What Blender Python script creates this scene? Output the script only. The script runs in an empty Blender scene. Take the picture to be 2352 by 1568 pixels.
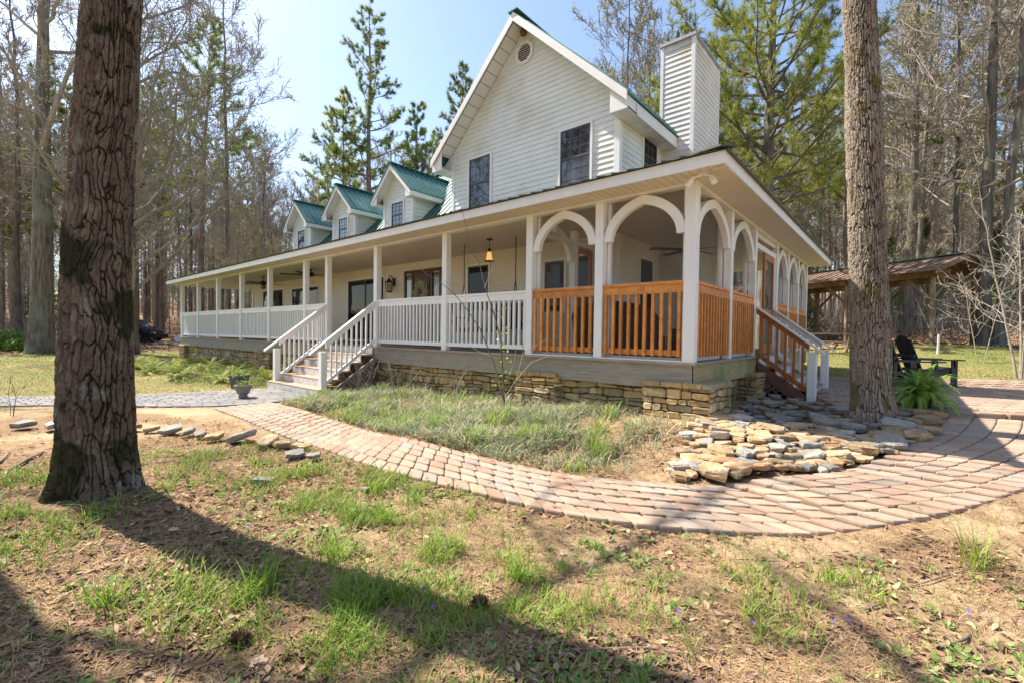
import bpy, math, random
import numpy as np
from mathutils import Vector, Matrix
random.seed(7); rng = np.random.default_rng(7)
S = bpy.context.scene
COL = S.collection
# ------------------------------------------------------------------ camera
cd = bpy.data.cameras.new("camera"); cam = bpy.data.objects.new("camera", cd); COL.objects.link(cam)
YAW, PIT, ROL = math.radians(40.597), math.radians(1.289), math.radians(0.776)
_F = Vector((-math.sin(YAW)*math.cos(PIT), math.cos(YAW)*math.cos(PIT), -math.sin(PIT)))
_R = Vector((math.cos(YAW), math.sin(YAW), 0)); _U = _R.cross(_F)
_R2 = _R*math.cos(ROL) + _U*math.sin(ROL); _U2 = _R2.cross(_F)
CAM = Vector((2.177, -6.168, 1.317))
cam.matrix_world = Matrix(((_R2.x, _U2.x, -_F.x, CAM.x), (_R2.y, _U2.y, -_F.y, CAM.y), (_R2.z, _U2.z, -_F.z, CAM.z), (0, 0, 0, 1)))
cd.sensor_width = 36; cd.lens = 36*1054.66/2352; cd.shift_y = 5.3/2352; cd.clip_start = 0.05; cd.clip_end = 3000
S.camera = cam
# ------------------------------------------------------------------ sky, sun, exposure
SUN_AZ, SUN_EL = math.radians(12), math.radians(53)
SD = Vector((-math.cos(SUN_EL)*math.cos(SUN_AZ), -math.cos(SUN_EL)*math.sin(SUN_AZ), math.sin(SUN_EL)))
W = bpy.data.worlds.new("World"); S.world = W; W.use_nodes = True
wn = W.node_tree; bg = wn.nodes["Background"]
sky = wn.nodes.new("ShaderNodeTexSky"); sky.sky_type = 'NISHITA'; sky.sun_disc = False
sky.sun_elevation = SUN_EL; sky.sun_rotation = math.atan2(SD.x, SD.y)
sky.air_density = 1.0; sky.dust_density = 1.1; sky.ozone_density = 1.0
wn.links.new(sky.outputs[0], bg.inputs[0]); bg.inputs[1].default_value = 0.12
sl = bpy.data.lights.new("sun", 'SUN'); sl.energy = 5.0; sl.angle = math.radians(0.53); sl.color = (1.0, 0.93, 0.82)
so = bpy.data.objects.new("sun", sl); COL.objects.link(so)
so.rotation_euler = SD.to_track_quat('Z', 'Y').to_euler()
S.view_settings.view_transform = 'Standard'; S.view_settings.look = 'None'
S.view_settings.exposure = 1.16; S.view_settings.gamma = 1
try:
    S.cycles.max_bounces = 6; S.cycles.diffuse_bounces = 4; S.cycles.transparent_max_bounces = 12
    S.cycles.use_denoising = True; S.cycles.caustics_reflective = False; S.cycles.caustics_refractive = False
except Exception: pass

# ------------------------------------------------------------------ noise + ground height
def _hash(i, j, k):
    h = (i*374761393 + j*668265263 + k*2147483647 + 1013904223) & 0xFFFFFFFF
    h = ((h ^ (h >> 13)) * 1274126177) & 0xFFFFFFFF
    h = ((h ^ (h >> 16)) * 2246822519) & 0xFFFFFFFF
    return ((h ^ (h >> 15)) & 0xFFFF) / 65535.0
def vnoise(x, y, z):
    x, y, z = np.broadcast_arrays(np.asarray(x, float), np.asarray(y, float), np.asarray(z, float))
    i, j, k = np.floor(x).astype(np.int64), np.floor(y).astype(np.int64), np.floor(z).astype(np.int64)
    u, v, w = x-i, y-j, z-k
    u = u*u*(3-2*u); v = v*v*(3-2*v); w = w*w*(3-2*w)
    def l(a, b, t): return a + (b-a)*t
    return l(l(l(_hash(i, j, k), _hash(i+1, j, k), u), l(_hash(i, j+1, k), _hash(i+1, j+1, k), u), v),
             l(l(_hash(i, j, k+1), _hash(i+1, j, k+1), u), l(_hash(i, j+1, k+1), _hash(i+1, j+1, k+1), u), v), w)
def fbm(x, y, z=0.0, o=4):
    s = 0; a = 0.5
    for n in range(o):
        s = s + a*vnoise(np.asarray(x)*2**n + 17*n, np.asarray(y)*2**n - 9*n, np.asarray(z)*2**n); a *= 0.5
    return s / (1-0.5**o)
CP = np.array([(2.2,-6.2,-.12),(0,-4.8,-.1),(-3,-5.5,-.06),(1,-4,-.1),(3,-4,-.06),(-8.5,-1.6,-.1),(-7.5,-3,-.1),(-4,-2.5,-.1),(-23,-.5,-.03),(-14,-.5,.02),(-6,-.3,0),(-2.9,-.3,.1),(-.4,-.3,.2),(.5,-.2,.22),(.96,3.3,.22),(.96,4.9,.23),(1.7,1.5,.22),(2.8,.2,.19),(1.2,-2.6,-.1),(3.1,-.3,.15),(.1,-2,-.06),(1.6,-1.1,.06),(3,5,.24),(4.5,6,.25),(3,9.5,.36),(5,10,.4),(-.5,14,.75),(3,16.8,1.12),(10,15,1.0),(-4,22,1.3),(6,28,1.9),(0,45,2.8),(12,45,3.2),(-12,35,2.0),(0,70,4.5),(-30,40,2.2),(-25,15,.6),(-30,-5,-.05),(-40,10,.2),(-20,-10,-.1),(-45,-15,0),(-60,20,1.2),(-10,-8,-.12),(-50,60,3.5),(12,3,.3),(8,-6,0),(20,20,1.4),(25,50,3.5),(-90,10,2),(-5,-20,-.3),(-10,10,.3),(-10,5,.1)])
def g(x, y):
    x = np.asarray(x, float); y = np.asarray(y, float); num = 0; den = 0
    for a, b, c in CP:
        w = 1/((x-a)**2 + (y-b)**2 + .15)**1.6
        num = num + w*c; den = den + w
    t = np.clip((np.hypot(x-2, y+6)-75)/150, 0, 1)
    return num/den + 9*t*t*(3-2*t)
def cells(u, v, nu, seed):
    """2-D cellular noise, periodic in u with nu cells: F1, F2 and the id of the nearest cell"""
    iu, iv = np.floor(u).astype(np.int64), np.floor(v).astype(np.int64); f1 = np.full(u.shape, 9.); f2 = np.full(u.shape, 9.); cid = np.zeros(u.shape)
    for a in (-1, 0, 1):
        for b in (-1, 0, 1):
            cu, cv = iu+a, iv+b; w = np.mod(cu, nu); px = cu+.12+.76*_hash(w, cv, np.int64(seed)); py = cv+.12+.76*_hash(w, cv, np.int64(seed+77)); h = _hash(w, cv, np.int64(seed+31))
            d = np.hypot(px-u, py-v); n_ = d < f1; f2 = np.where(n_, f1, np.minimum(f2, d)); cid = np.where(n_, h, cid); f1 = np.where(n_, d, f1)
    return f1, f2, cid
def gz(x, y): return float(g(x, y))

# ------------------------------------------------------------------ mesh helpers
class MB:
    def __init__(s): s.v = []; s.f = []; s.c = []; s.cc = (1, 1, 1)
    def col(s, c): s.cc = c; return s
    def face(s, pts):
        n = len(s.v); s.v.extend([tuple(p) for p in pts]); s.f.append(tuple(range(n, n+len(pts)))); s.c.append(s.cc)
    def faces(s, vs, fs):
        n = len(s.v); s.v.extend([tuple(p) for p in vs]); s.f.extend([tuple(n+i for i in f) for f in fs]); s.c.extend([s.cc]*len(fs))
    def box(s, x0, x1, y0, y1, z0, z1):
        s.faces([(x0,y0,z0),(x1,y0,z0),(x1,y1,z0),(x0,y1,z0),(x0,y0,z1),(x1,y0,z1),(x1,y1,z1),(x0,y1,z1)],
                [(0,3,2,1),(4,5,6,7),(0,1,5,4),(1,2,6,5),(2,3,7,6),(3,0,4,7)])
    def cbox(s, x0, x1, y0, y1, z0, z1, b=.006):      # box with chamfered vertical and top edges
        xs, ys = (x0, x1), (y0, y1)
        def ring(i, z): return [(x0+i+b*(k in (0,)), y, z) for k, y in ()]
        def oct(i, z, c): return [(x0+i+c,y0+i,z),(x1-i-c,y0+i,z),(x1-i,y0+i+c,z),(x1-i,y1-i-c,z),(x1-i-c,y1-i,z),(x0+i+c,y1-i,z),(x0+i,y1-i-c,z),(x0+i,y0+i+c,z)]
        v = oct(0, z0, b) + oct(0, z1-b, b) + oct(b, z1, b)
        f = [tuple(range(7, -1, -1)), tuple(range(16, 24))]
        for r in (0, 8):
            for k in range(8): f.append((r+k, r+(k+1) % 8, r+8+(k+1) % 8, r+8+k))
        s.faces(v, f)
    def obox(s, o, ax, ay, az):                      # oriented box: corner o and three edge vectors
        o, ax, ay, az = Vector(o), Vector(ax), Vector(ay), Vector(az)
        v = [o, o+ax, o+ax+ay, o+ay, o+az, o+ax+az, o+ax+ay+az, o+ay+az]
        s.faces(v, [(0,3,2,1),(4,5,6,7),(0,1,5,4),(1,2,6,5),(2,3,7,6),(3,0,4,7)])
    def bar(s, a, b, w, h, up=(0,0,1)):              # box beam from a to b, w wide, h high
        a, b = Vector(a), Vector(b); d = b-a; up = Vector(up)
        sd = d.cross(up); sd = sd.normalized()*w; uu = sd.cross(d).normalized()*h
        s.obox(a-sd/2-uu/2, d, sd, uu)
    def tube(s, pts, rad, n=6, cap=False):
        pts = [Vector(p) for p in pts]; base = len(s.v); prev = None
        for i, p in enumerate(pts):
            d = (pts[min(i+1, len(pts)-1)] - pts[max(i-1, 0)])
            if d.length < 1e-9: d = Vector((0,0,1))
            d.normalize()
            if prev is None:
                a = d.orthogonal().normalized()
            else:
                a = prev - d*prev.dot(d)
                a = a.normalized() if a.length > 1e-6 else d.orthogonal().normalized()
            prev = a; b = d.cross(a); r = rad[i] if hasattr(rad, '__len__') else rad
            for k in range(n):
                t = 2*math.pi*k/n; q = p + a*(r*math.cos(t)) + b*(r*math.sin(t)); s.v.append((q.x, q.y, q.z))
        for i in range(len(pts)-1):
            for k in range(n):
                s.f.append((base+i*n+k, base+i*n+(k+1) % n, base+(i+1)*n+(k+1) % n, base+(i+1)*n+k)); s.c.append(s.cc)
        if cap:
            s.f.append(tuple(base+k for k in range(n-1, -1, -1))); s.c.append(s.cc)
            e = base+(len(pts)-1)*n; s.f.append(tuple(e+k for k in range(n))); s.c.append(s.cc)
    def lathe(s, prof, n=20, o=(0,0,0)):
        base = len(s.v)
        for r, z in prof:
            for k in range(n):
                t = 2*math.pi*k/n; s.v.append((o[0]+r*math.cos(t), o[1]+r*math.sin(t), o[2]+z))
        for i in range(len(prof)-1):
            for k in range(n):
                s.f.append((base+i*n+k, base+i*n+(k+1) % n, base+(i+1)*n+(k+1) % n, base+(i+1)*n+k)); s.c.append(s.cc)
        s.f.append(tuple(base+k for k in range(n-1, -1, -1))); s.c.append(s.cc)
        e = base+(len(prof)-1)*n; s.f.append(tuple(e+k for k in range(n))); s.c.append(s.cc)
    def prism(s, poly, o, u, v, n, t):               # polygon in the plane (u, v) from o, thickness t along n
        o, u, v, n = Vector(o), Vector(u), Vector(v), Vector(n); k = len(poly)
        a = [o+u*p[0]+v*p[1] for p in poly]; b = [q+n*t for q in a]
        s.faces(a+b, [tuple(range(k-1, -1, -1)), tuple(range(k, 2*k))] + [(i, (i+1) % k, k+(i+1) % k, k+i) for i in range(k)])
    def build(s, name, m, parent=None, smooth=False, loc=None):
        me = bpy.data.meshes.new(name); me.from_pydata(s.v, [], s.f); finish(me, m, smooth, s.c)
        return link(name, me, parent, loc)
def finish(me, m, smooth=False, cols=None):
    me.materials.append(m)
    if cols is not None and len(cols) and any(c != (1, 1, 1) for c in cols):
        at = me.attributes.new("tint", 'FLOAT_COLOR', 'FACE'); a = np.ones((len(cols), 4), np.float32); a[:, :3] = np.array(cols, np.float32)
        at.data.foreach_set("color", a.ravel())
    if smooth: me.polygons.foreach_set("use_smooth", np.ones(len(me.polygons), bool))
    me.update()
def link(name, me, parent=None, loc=None):
    o = bpy.data.objects.new(name, me); COL.objects.link(o)
    if parent: o.parent = parent
    if loc is not None: o.location = loc
    return o
def raw(name, V, F, m, parent=None, smooth=False, cols=None, loc=None):   # numpy vertices + equal-size faces
    V = np.asarray(V, np.float32).reshape(-1, 3); F = np.asarray(F, np.int32); me = bpy.data.meshes.new(name); k = F.shape[1]
    me.vertices.add(len(V)); me.vertices.foreach_set("co", V.ravel())
    me.loops.add(F.size); me.loops.foreach_set("vertex_index", F.ravel())
    me.polygons.add(len(F)); me.polygons.foreach_set("loop_start", np.arange(0, F.size, k, dtype=np.int32)); me.polygons.foreach_set("loop_total", np.full(len(F), k, np.int32))
    me.update(calc_edges=True); me.materials.append(m)
    if cols is not None:
        at = me.attributes.new("tint", 'FLOAT_COLOR', 'FACE'); a = np.ones((len(F), 4), np.float32); a[:, :3] = cols; at.data.foreach_set("color", a.ravel())
    if smooth: me.polygons.foreach_set("use_smooth", np.ones(len(F), bool))
    me.validate(); me.update()
    return link(name, me, parent, loc)
def thing(name, label, cat, loc=(0,0,0), rz=0, group=None):
    o = bpy.data.objects.new(name, None); COL.objects.link(o); o.location = loc; o.rotation_euler = (0, 0, rz); o.empty_display_size = .2
    return tag(o, label, cat, group)
def tag(o, label, cat, group=None, kind=None):
    if label: o['label'] = label
    if cat: o['category'] = cat
    if group: o['group'] = group
    if kind: o['kind'] = kind
    return o
def kin(o, kind): o['kind'] = kind; return o
def kids(o): return [c for c in bpy.data.objects if c.parent == o]
def copy_tree(o, loc, rz=0, scale=1.0, label=None, group=None, ch=None, tilt=None):
    r = o.copy(); COL.objects.link(r); r.location = loc; r.rotation_euler = (tilt[0], tilt[1], rz) if tilt else (0, 0, rz)
    r.scale = (scale, scale, scale) if not hasattr(scale, '__len__') else scale
    if label: r['label'] = label
    if group: r['group'] = group
    for c in ch:
        d = c.copy(); COL.objects.link(d); d.parent = r
    return r

# ------------------------------------------------------------------ materials
def nd(nt, t, **kw):
    n = nt.nodes.new(t)
    for k, v in kw.items(): setattr(n, k, v)
    return n
def M(name, c1, c2=None, scale=6, rough=.6, bump=0, bscale=None, stretch=(1,1,1), tint=False, spec=.4, metal=0, c3=None, s3=1.5, rand=0, lo=.35, hi=.65, dist=.01, t3=(.5, .65), transl=None, wave=None):
    m = bpy.data.materials.new(name); m.use_nodes = True; nt = m.node_tree; L = nt.links.new
    b = nt.nodes["Principled BSDF"]; b.inputs["Roughness"].default_value = rough; b.inputs["Metallic"].default_value = metal
    b.inputs["Specular IOR Level"].default_value = spec
    tc = nd(nt, "ShaderNodeTexCoord"); mp = nd(nt, "ShaderNodeMapping"); mp.inputs["Scale"].default_value = stretch; L(tc.outputs["Object"], mp.inputs[0])
    nz = nd(nt, "ShaderNodeTexNoise"); nz.inputs["Scale"].default_value = scale; nz.inputs["Detail"].default_value = 6; nz.inputs["Roughness"].default_value = .62; L(mp.outputs[0], nz.inputs[0])
    rp = nd(nt, "ShaderNodeValToRGB"); L(nz.outputs[0], rp.inputs[0])
    rp.color_ramp.elements[0].position = lo; rp.color_ramp.elements[1].position = hi
    rp.color_ramp.elements[0].color = (*c1, 1); rp.color_ramp.elements[1].color = (*(c2 or c1), 1)
    out = rp.outputs[0]
    def mix(fac, a, bb, bt='MIX'):
        x = nd(nt, "ShaderNodeMix", data_type='RGBA', blend_type=bt)
        for i, q in ((0, fac), (6, a), (7, bb)):
            if isinstance(q, (tuple, list)): x.inputs[i].default_value = (*q, 1)
            elif isinstance(q, (int, float)): x.inputs[i].default_value = q
            else: L(q, x.inputs[i])
        return x.outputs[2]
    if c3:
        n3 = nd(nt, "ShaderNodeTexNoise"); n3.inputs["Scale"].default_value = s3; n3.inputs["Detail"].default_value = 5; L(tc.outputs["Object"], n3.inputs[0])
        r3 = nd(nt, "ShaderNodeValToRGB"); r3.color_ramp.elements[0].position = t3[0]; r3.color_ramp.elements[1].position = t3[1]; L(n3.outputs[0], r3.inputs[0])
        out = mix(r3.outputs[0], out, c3)
    if tint:
        at = nd(nt, "ShaderNodeAttribute", attribute_name="tint"); out = mix(1.0, out, at.outputs["Color"], 'MULTIPLY')
    if rand:
        oi = nd(nt, "ShaderNodeObjectInfo"); hv = nd(nt, "ShaderNodeHueSaturation"); L(out, hv.inputs["Color"])
        ma = nd(nt, "ShaderNodeMapRange"); ma.inputs[3].default_value = 1-rand; ma.inputs[4].default_value = 1+rand; L(oi.outputs["Random"], ma.inputs[0]); L(ma.outputs[0], hv.inputs["Value"])
        out = hv.outputs[0]
    L(out, b.inputs["Base Color"])
    if bump or wave:
        bp = nd(nt, "ShaderNodeBump"); bp.inputs["Strength"].default_value = bump or 1; bp.inputs["Distance"].default_value = dist
        if wave:                                      # board joints: (axis, boards per metre)
            sx = nd(nt, "ShaderNodeSeparateXYZ"); L(tc.outputs["Object"], sx.inputs[0])
            mu = nd(nt, "ShaderNodeMath", operation='MULTIPLY'); mu.inputs[1].default_value = wave[1]; L(sx.outputs[wave[0]], mu.inputs[0])
            fr = nd(nt, "ShaderNodeMath", operation='FRACT'); L(mu.outputs[0], fr.inputs[0])
            gt = nd(nt, "ShaderNodeMath", operation='GREATER_THAN'); gt.inputs[1].default_value = wave[2] if len(wave) > 2 else .08; L(fr.outputs[0], gt.inputs[0])
            L(gt.outputs[0], bp.inputs["Height"])
            c_ = mix(gt.outputs[0], tuple(.45*q for q in c1), out); L(c_, b.inputs["Base Color"])
        else:
            n2 = nd(nt, "ShaderNodeTexNoise"); n2.inputs["Scale"].default_value = bscale or scale*3; n2.inputs["Detail"].default_value = 8; L(mp.outputs[0], n2.inputs[0]); L(n2.outputs[0], bp.inputs["Height"])
        L(bp.outputs[0], b.inputs["Normal"])
    if transl:
        tr = nd(nt, "ShaderNodeBsdfTranslucent"); L(out, tr.inputs[0]); mx = nd(nt, "ShaderNodeMixShader"); mx.inputs[0].default_value = transl
        L(b.outputs[0], mx.inputs[1]); L(tr.outputs[0], mx.inputs[2]); L(mx.outputs[0], nt.nodes["Material Output"].inputs[0])
    m['c'] = 1
    return m
SIDING = M("white vinyl siding", (.72,.77,.75), (.79,.83,.815), scale=2.2, rough=.45, spec=.3, c3=(.66,.66,.62), s3=.9)
SIDINGP = M("bounce-warmed siding under the porch", (.74,.68,.57), (.8,.74,.63), scale=2.2, rough=.5, spec=.3)  # white siding turned cream: warm light bounced off the ground, put into the colour
SIDINGC = M("dirty chimney siding", (.7,.7,.68), (.78,.78,.76), scale=2, rough=.5, spec=.3, c3=(.6,.53,.43), s3=.9, t3=(.5,.7))
PAINT = M("white paint", (.8,.8,.79), (.86,.86,.85), scale=3, rough=.4, bump=.1, bscale=60, rand=.035, c3=(.72,.71,.68), s3=3, t3=(.6,.85))
CEIL = M("painted soffit boards", (.68,.59,.48), (.74,.64,.53), scale=3, rough=.55, wave=(0, 9, .07))  # cream paint tone with warm ground bounce light put into it
CEIL2 = M("painted soffit side boards", (.68,.59,.48), (.74,.64,.53), scale=3, rough=.55, wave=(1, 9, .07))  # same bounce warmth in the colour as the front boards
CEDAR = M("orange stained cedar", (.55,.2,.04), (.7,.3,.075), scale=9, rough=.5, bump=.25, rand=.2, stretch=(1,1,1), c3=(.4,.14,.035), s3=14, t3=(.55,.8))
CEDARD = M("dark stained cedar", (.33,.11,.03), (.44,.17,.05), scale=9, rough=.5, bump=.25)
GREYW = M("weathered deck wood", (.25,.215,.175), (.38,.335,.28), scale=3, rough=.8, bump=.5, stretch=(1,1,14), c3=(.3,.29,.19), s3=.8, dist=.006)
GREYY = M("weathered deck wood with algae", (.34,.28,.13), (.46,.39,.21), scale=3, rough=.8, bump=.5, stretch=(1,1,14), c3=(.22,.25,.09), s3=1.3, dist=.006)
DECK = M("deck boards", (.3,.25,.2), (.4,.34,.28), scale=6, rough=.75, wave=(1, 7.1, .06))
TREAD = M("tread wood", (.34,.21,.14), (.46,.31,.22), scale=5, rough=.75, bump=.4, stretch=(1,9,9))
RISER = M("riser paint", (.55,.55,.54), (.68,.68,.67), scale=5, rough=.6, c3=(.4,.38,.34), s3=4)
METALP = M("porch roof metal with leaf stain", (.045,.075,.06), (.1,.085,.055), scale=5, rough=.55, spec=.4)
METAL = M("green roof metal", (.04,.125,.108), (.062,.175,.15), scale=1.5, rough=.42, spec=.6, metal=.15, c3=(.11,.24,.21), s3=1.2, bump=.05)
RUST = M("rusting roof metal", (.16,.13,.08), (.24,.16,.1), scale=4, rough=.6, c3=(.04,.12,.1), s3=2, t3=(.55,.62), bump=.3)
STONE = M("fieldstone", (.72,.72,.72), (1,1,1), scale=9, rough=.85, bump=.8, bscale=16, tint=True, dist=.02, c3=(.55,.6,.45), s3=5, t3=(.58,.75))
MORTAR = M("dark joint", (.09,.075,.055), (.14,.12,.09), scale=12, rough=.95, bump=.5)
BLACK = M("black iron", (.012,.012,.012), (.02,.02,.02), rough=.45, spec=.5)
BRONZE = M("dark bronze", (.03,.024,.02), (.05,.04,.03), rough=.4, metal=.6)
DOORW = M("mahogany door", (.07,.025,.018), (.1,.04,.026), scale=5, rough=.35, stretch=(8,8,1))
FRAME = M("dark window frame", (.06,.06,.065), (.09,.09,.095), rough=.5)
WICKER = M("brown wicker", (.06,.035,.022), (.15,.09,.055), scale=30, rough=.7, bump=1, bscale=45, stretch=(1,1,3), dist=.03)
LATT = M("reddish lattice", (.14,.06,.05), (.2,.09,.07), scale=6, rough=.8, bump=.3)
def glass(name, c, rough=.03, wob=.02, coat=.6, sp=.9):
    m = bpy.data.materials.new(name); m.use_nodes = True; nt = m.node_tree; b = nt.nodes["Principled BSDF"]
    b.inputs["Base Color"].default_value = (*c, 1); b.inputs["Roughness"].default_value = rough; b.inputs["Specular IOR Level"].default_value = sp
    b.inputs["Coat Weight"].default_value = coat; b.inputs["Coat Roughness"].default_value = .02
    tc = nd(nt, "ShaderNodeTexCoord"); nz = nd(nt, "ShaderNodeTexNoise"); nz.inputs["Scale"].default_value = 2.2; nt.links.new(tc.outputs["Object"], nz.inputs[0])
    bp = nd(nt, "ShaderNodeBump"); bp.inputs["Strength"].default_value = .12; bp.inputs["Distance"].default_value = wob; nt.links.new(nz.outputs[0], bp.inputs["Height"]); nt.links.new(bp.outputs[0], b.inputs["Normal"]); nt.links.new(bp.outputs[0], b.inputs["Coat Normal"])
    return m
GLASS = glass("window glass", (.014,.016,.02)); GLASSB = glass("window glass with blind behind", (.1,.11,.13)); GLASSD = glass("porch window glass", (.012,.01,.009), coat=0, sp=.22)
def screenm():
    m = bpy.data.materials.new("insect screen"); m.use_nodes = True; nt = m.node_tree; b = nt.nodes["Principled BSDF"]
    b.inputs["Base Color"].default_value = (.12,.12,.12,1); b.inputs["Roughness"].default_value = .9
    t = nd(nt, "ShaderNodeBsdfTransparent"); mx = nd(nt, "ShaderNodeMixShader"); mx.inputs[0].default_value = .22
    nt.links.new(t.outputs[0], mx.inputs[1]); nt.links.new(b.outputs[0], mx.inputs[2]); nt.links.new(mx.outputs[0], nt.nodes["Material Output"].inputs[0]); return m
SCREEN = screenm()
def emit(name, c, s):
    m = bpy.data.materials.new(name); m.use_nodes = True; b = m.node_tree.nodes["Principled BSDF"]
    b.inputs["Base Color"].default_value = (*c, 1); b.inputs["Emission Color"].default_value = (*c, 1); b.inputs["Emission Strength"].default_value = s; return m
BULB = emit("lit filament bulb", (1,.55,.15), 6)
AMBER = emit("amber lamp glass", (.75,.4,.12), .5)
# ================================================================== the house
Z = Vector((0,0,1)); X = Vector((1,0,0)); Y = Vector((0,1,0))
def wbox(mb, o, u, n, s0, s1, d0, d1, z0, z1): mb.obox(o+u*s0+n*d0+Z*z0, u*(s1-s0), n*(d1-d0), Z*(z1-z0))
def siding(mb, o, u, n, ext, z0, z1, e=.115):
    z = z0
    while z < z1-.01:
        zb = min(z+e, z1); l0, r0 = ext(z); l1, r1 = ext(zb); z_ = z; z = zb
        if r0-l0 < .02: continue
        if r1 < l1: l1 = r1 = (l1+r1)/2
        a, b = o+u*l0+n*.016+Z*z_, o+u*r0+n*.016+Z*z_
        mb.face([a, b, o+u*r1+n*.001+Z*zb, o+u*l1+n*.001+Z*zb])
        mb.face([o+u*l0+Z*z_, o+u*r0+Z*z_, b, a])
def const(a, b): return lambda z: (a, b)
house = thing("house", "white two storey farmhouse with green metal roof and wraparound porch", "house", (-8, 4, .2))
house.location = (0, 0, 0)
DZ, CZ = .965, 3.325
GRILLE = M("window grille bars", (.1,.105,.115), (.13,.135,.145), rough=.5)
def window(par, o, u, n, w, h, sub=False, g1=None, g2=None, trim=None, grid=(3,2), name="window", slider=False, frame=None):
    """o: lower left corner on the wall; frame ring, two sashes, glass, muntins"""
    g1 = g1 or GLASS; g2 = g2 or g1; trim = trim or PAINT; frame = frame or FRAME
    mb = MB(); t = .05
    for a in ((0, w, 0, t), (0, w, h-t, h), (0, t, t, h-t), (w-t, w, t, h-t)): wbox(mb, o, u, n, a[0], a[1], -.01, .04, a[2], a[3])
    f = mb.build(name if not sub else "window_frame", trim, par); P = par if sub else f
    pn = "window_pane" if sub else "pane"; i = t
    m1 = MB(); m2 = MB(); fr = MB(); mu = MB()
    if slider:
        c = w/2
        wbox(m1, o, u, n, i, w-i, .018, .02, i, h-i)
        for a in ((i, i+.05), (c-.03, c+.03), (w-i-.05, w-i)): wbox(fr, o, u, n, a[0], a[1], .021, .034, i, h-i)
        for a in ((i, i+.06), (h-i-.05, h-i)): wbox(fr, o, u, n, i, w-i, .0215, .033, a[0], a[1])
        m1.build(pn, g1, P)
    else:
        c = h*.52
        wbox(m1, o, u, n, i, w-i, .022, .024, c, h-i); wbox(m2, o, u, n, i, w-i, .016, .018, i, c)
        for a in ((i, i+.045), (c-.02, c+.025), (h-i-.04, h-i)): wbox(fr, o, u, n, i, w-i, .02, .034, a[0], a[1])
        for a in ((i, i+.035), (w-i-.035, w-i)): wbox(fr, o, u, n, a[0], a[1], .0205, .033, i, h-i)
        for z0_, z1_, d in ((i, c, .0185), (c, h-i, .0245)):
            for k in range(1, grid[0]):
                s = i+(w-2*i)*k/grid[0]; wbox(mu, o, u, n, s-.007, s+.007, d, d+.004, z0_, z1_)
            for k in range(1, grid[1]+1):
                zz = z0_+(z1_-z0_)*k/(grid[1]+1); wbox(mu, o, u, n, i, w-i, d, d+.005, zz-.006, zz+.006)
        m1.build(pn, g1, P); m2.build(pn, g2, P); (mu.build("window_grille" if sub else "grille", GRILLE, P) if mu.f else None)
    fr.build("window_sash" if sub else "sash", frame, P)
    return f
# --- walls
def wallobj(fn, name="wall", m=None, par=None):
    mb = MB(); fn(mb); return mb.build(name, m or SIDING, par or house)
MX_ = -16.7; FW = 2.1; GX0, GX1, GR = -7.06, -2.2, -4.63; LX = -20.4; BY = 9.3
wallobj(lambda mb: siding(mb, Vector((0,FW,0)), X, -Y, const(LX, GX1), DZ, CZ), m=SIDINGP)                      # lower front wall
def gext(z): d = max(0, (8.31-z)/.946); return (max(GX0, GR-d), min(GX1, GR+d))
gw = wallobj(lambda mb: siding(mb, Vector((0,FW,0)), X, -Y, gext, 4.2, 8.3))                         # gable wall
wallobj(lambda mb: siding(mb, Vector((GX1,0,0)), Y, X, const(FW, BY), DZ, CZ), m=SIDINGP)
def rw(mb):
    siding(mb, Vector((GX1,0,0)), Y, X, const(FW, BY), 4.2, 5.6)
wallobj(rw)
wallobj(lambda mb: siding(mb, Vector((GX0,0,0)), Y, -X, const(FW, BY), 4.2, 5.75))
def lw(mb):
    siding(mb, Vector((LX,0,0)), Y, -X, const(FW, 7.2), DZ, CZ)
    siding(mb, Vector((MX_,0,0)), Y, -X, lambda z: (2.1+max(0, z-4.3), 7.2-max(0, z-4.3)), 4.2, 6.8)
wallobj(lw)
def back(mb):
    mb.box(LX, GX0, 7.18, 7.2, 0, 4.3); mb.box(GX0, GX1, BY-.02, BY, 0, 5.7)
    mb.face([(GX0,BY,5.7),(GX1,BY,5.7),(GR,BY,8.3)])
wallobj(back)
wallobj(lambda mb: (siding(mb, Vector((0,4.75,0)), X, -Y, const(-10.95, GX0), 6.6, 7.3), siding(mb, Vector((-10.95,0,0)), Y, -X, const(4.75, 8), 6.0, 7.3)))
for (a, b, c, d, e, f) in ((GX1-.1, GX1+.022, FW-.024, FW-.0, 4.2, 5.75), (GX1+.0, GX1+.024, FW-.022, FW+.09, 4.2, 5.56), (GX0-.02, GX0+.08, FW-.024, FW, 4.2, 5.9),
                           (GX1-.09, GX1+.022, FW-.024, FW, DZ, CZ), (GX1+.0, GX1+.024, FW-.022, FW+.09, DZ, CZ)):
    tr = MB(); tr.box(a, b, c, d, e, f); tr.build("corner_trim", PAINT, house)
window(house, Vector((-6.45,FW,4.33)), X, -Y, .83, 1.43, g2=GLASS)
window(house, Vector((-3.63,FW,4.33)), X, -Y, .84, 1.38, g2=GLASSB)
window(house, Vector((GX1,3.1,4.3)), Y, X, .76, 1.36, g1=GLASSD, g2=GLASSD)
vt = MB(); oc = [(math.cos(math.pi/8+k*math.pi/4)*.27, math.sin(math.pi/8+k*math.pi/4)*.27) for k in range(8)]
oi_ = [(p[0]*.74, p[1]*.74) for p in oc]; vo = Vector((GR, FW-.018, 7.75))
for k in range(8):
    a, b, c, d = oc[k], oc[(k+1) % 8], oi_[(k+1) % 8], oi_[k]; vt.prism([a, b, c, d], vo, X, Z, -Y, .03)
vent = vt.build("gable_vent", PAINT, house)
lv = MB(); lv.prism(oi_, vo, X, Z, -Y, .004); lv.build("vent_backing", BLACK, vent)
lv = MB()
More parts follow.
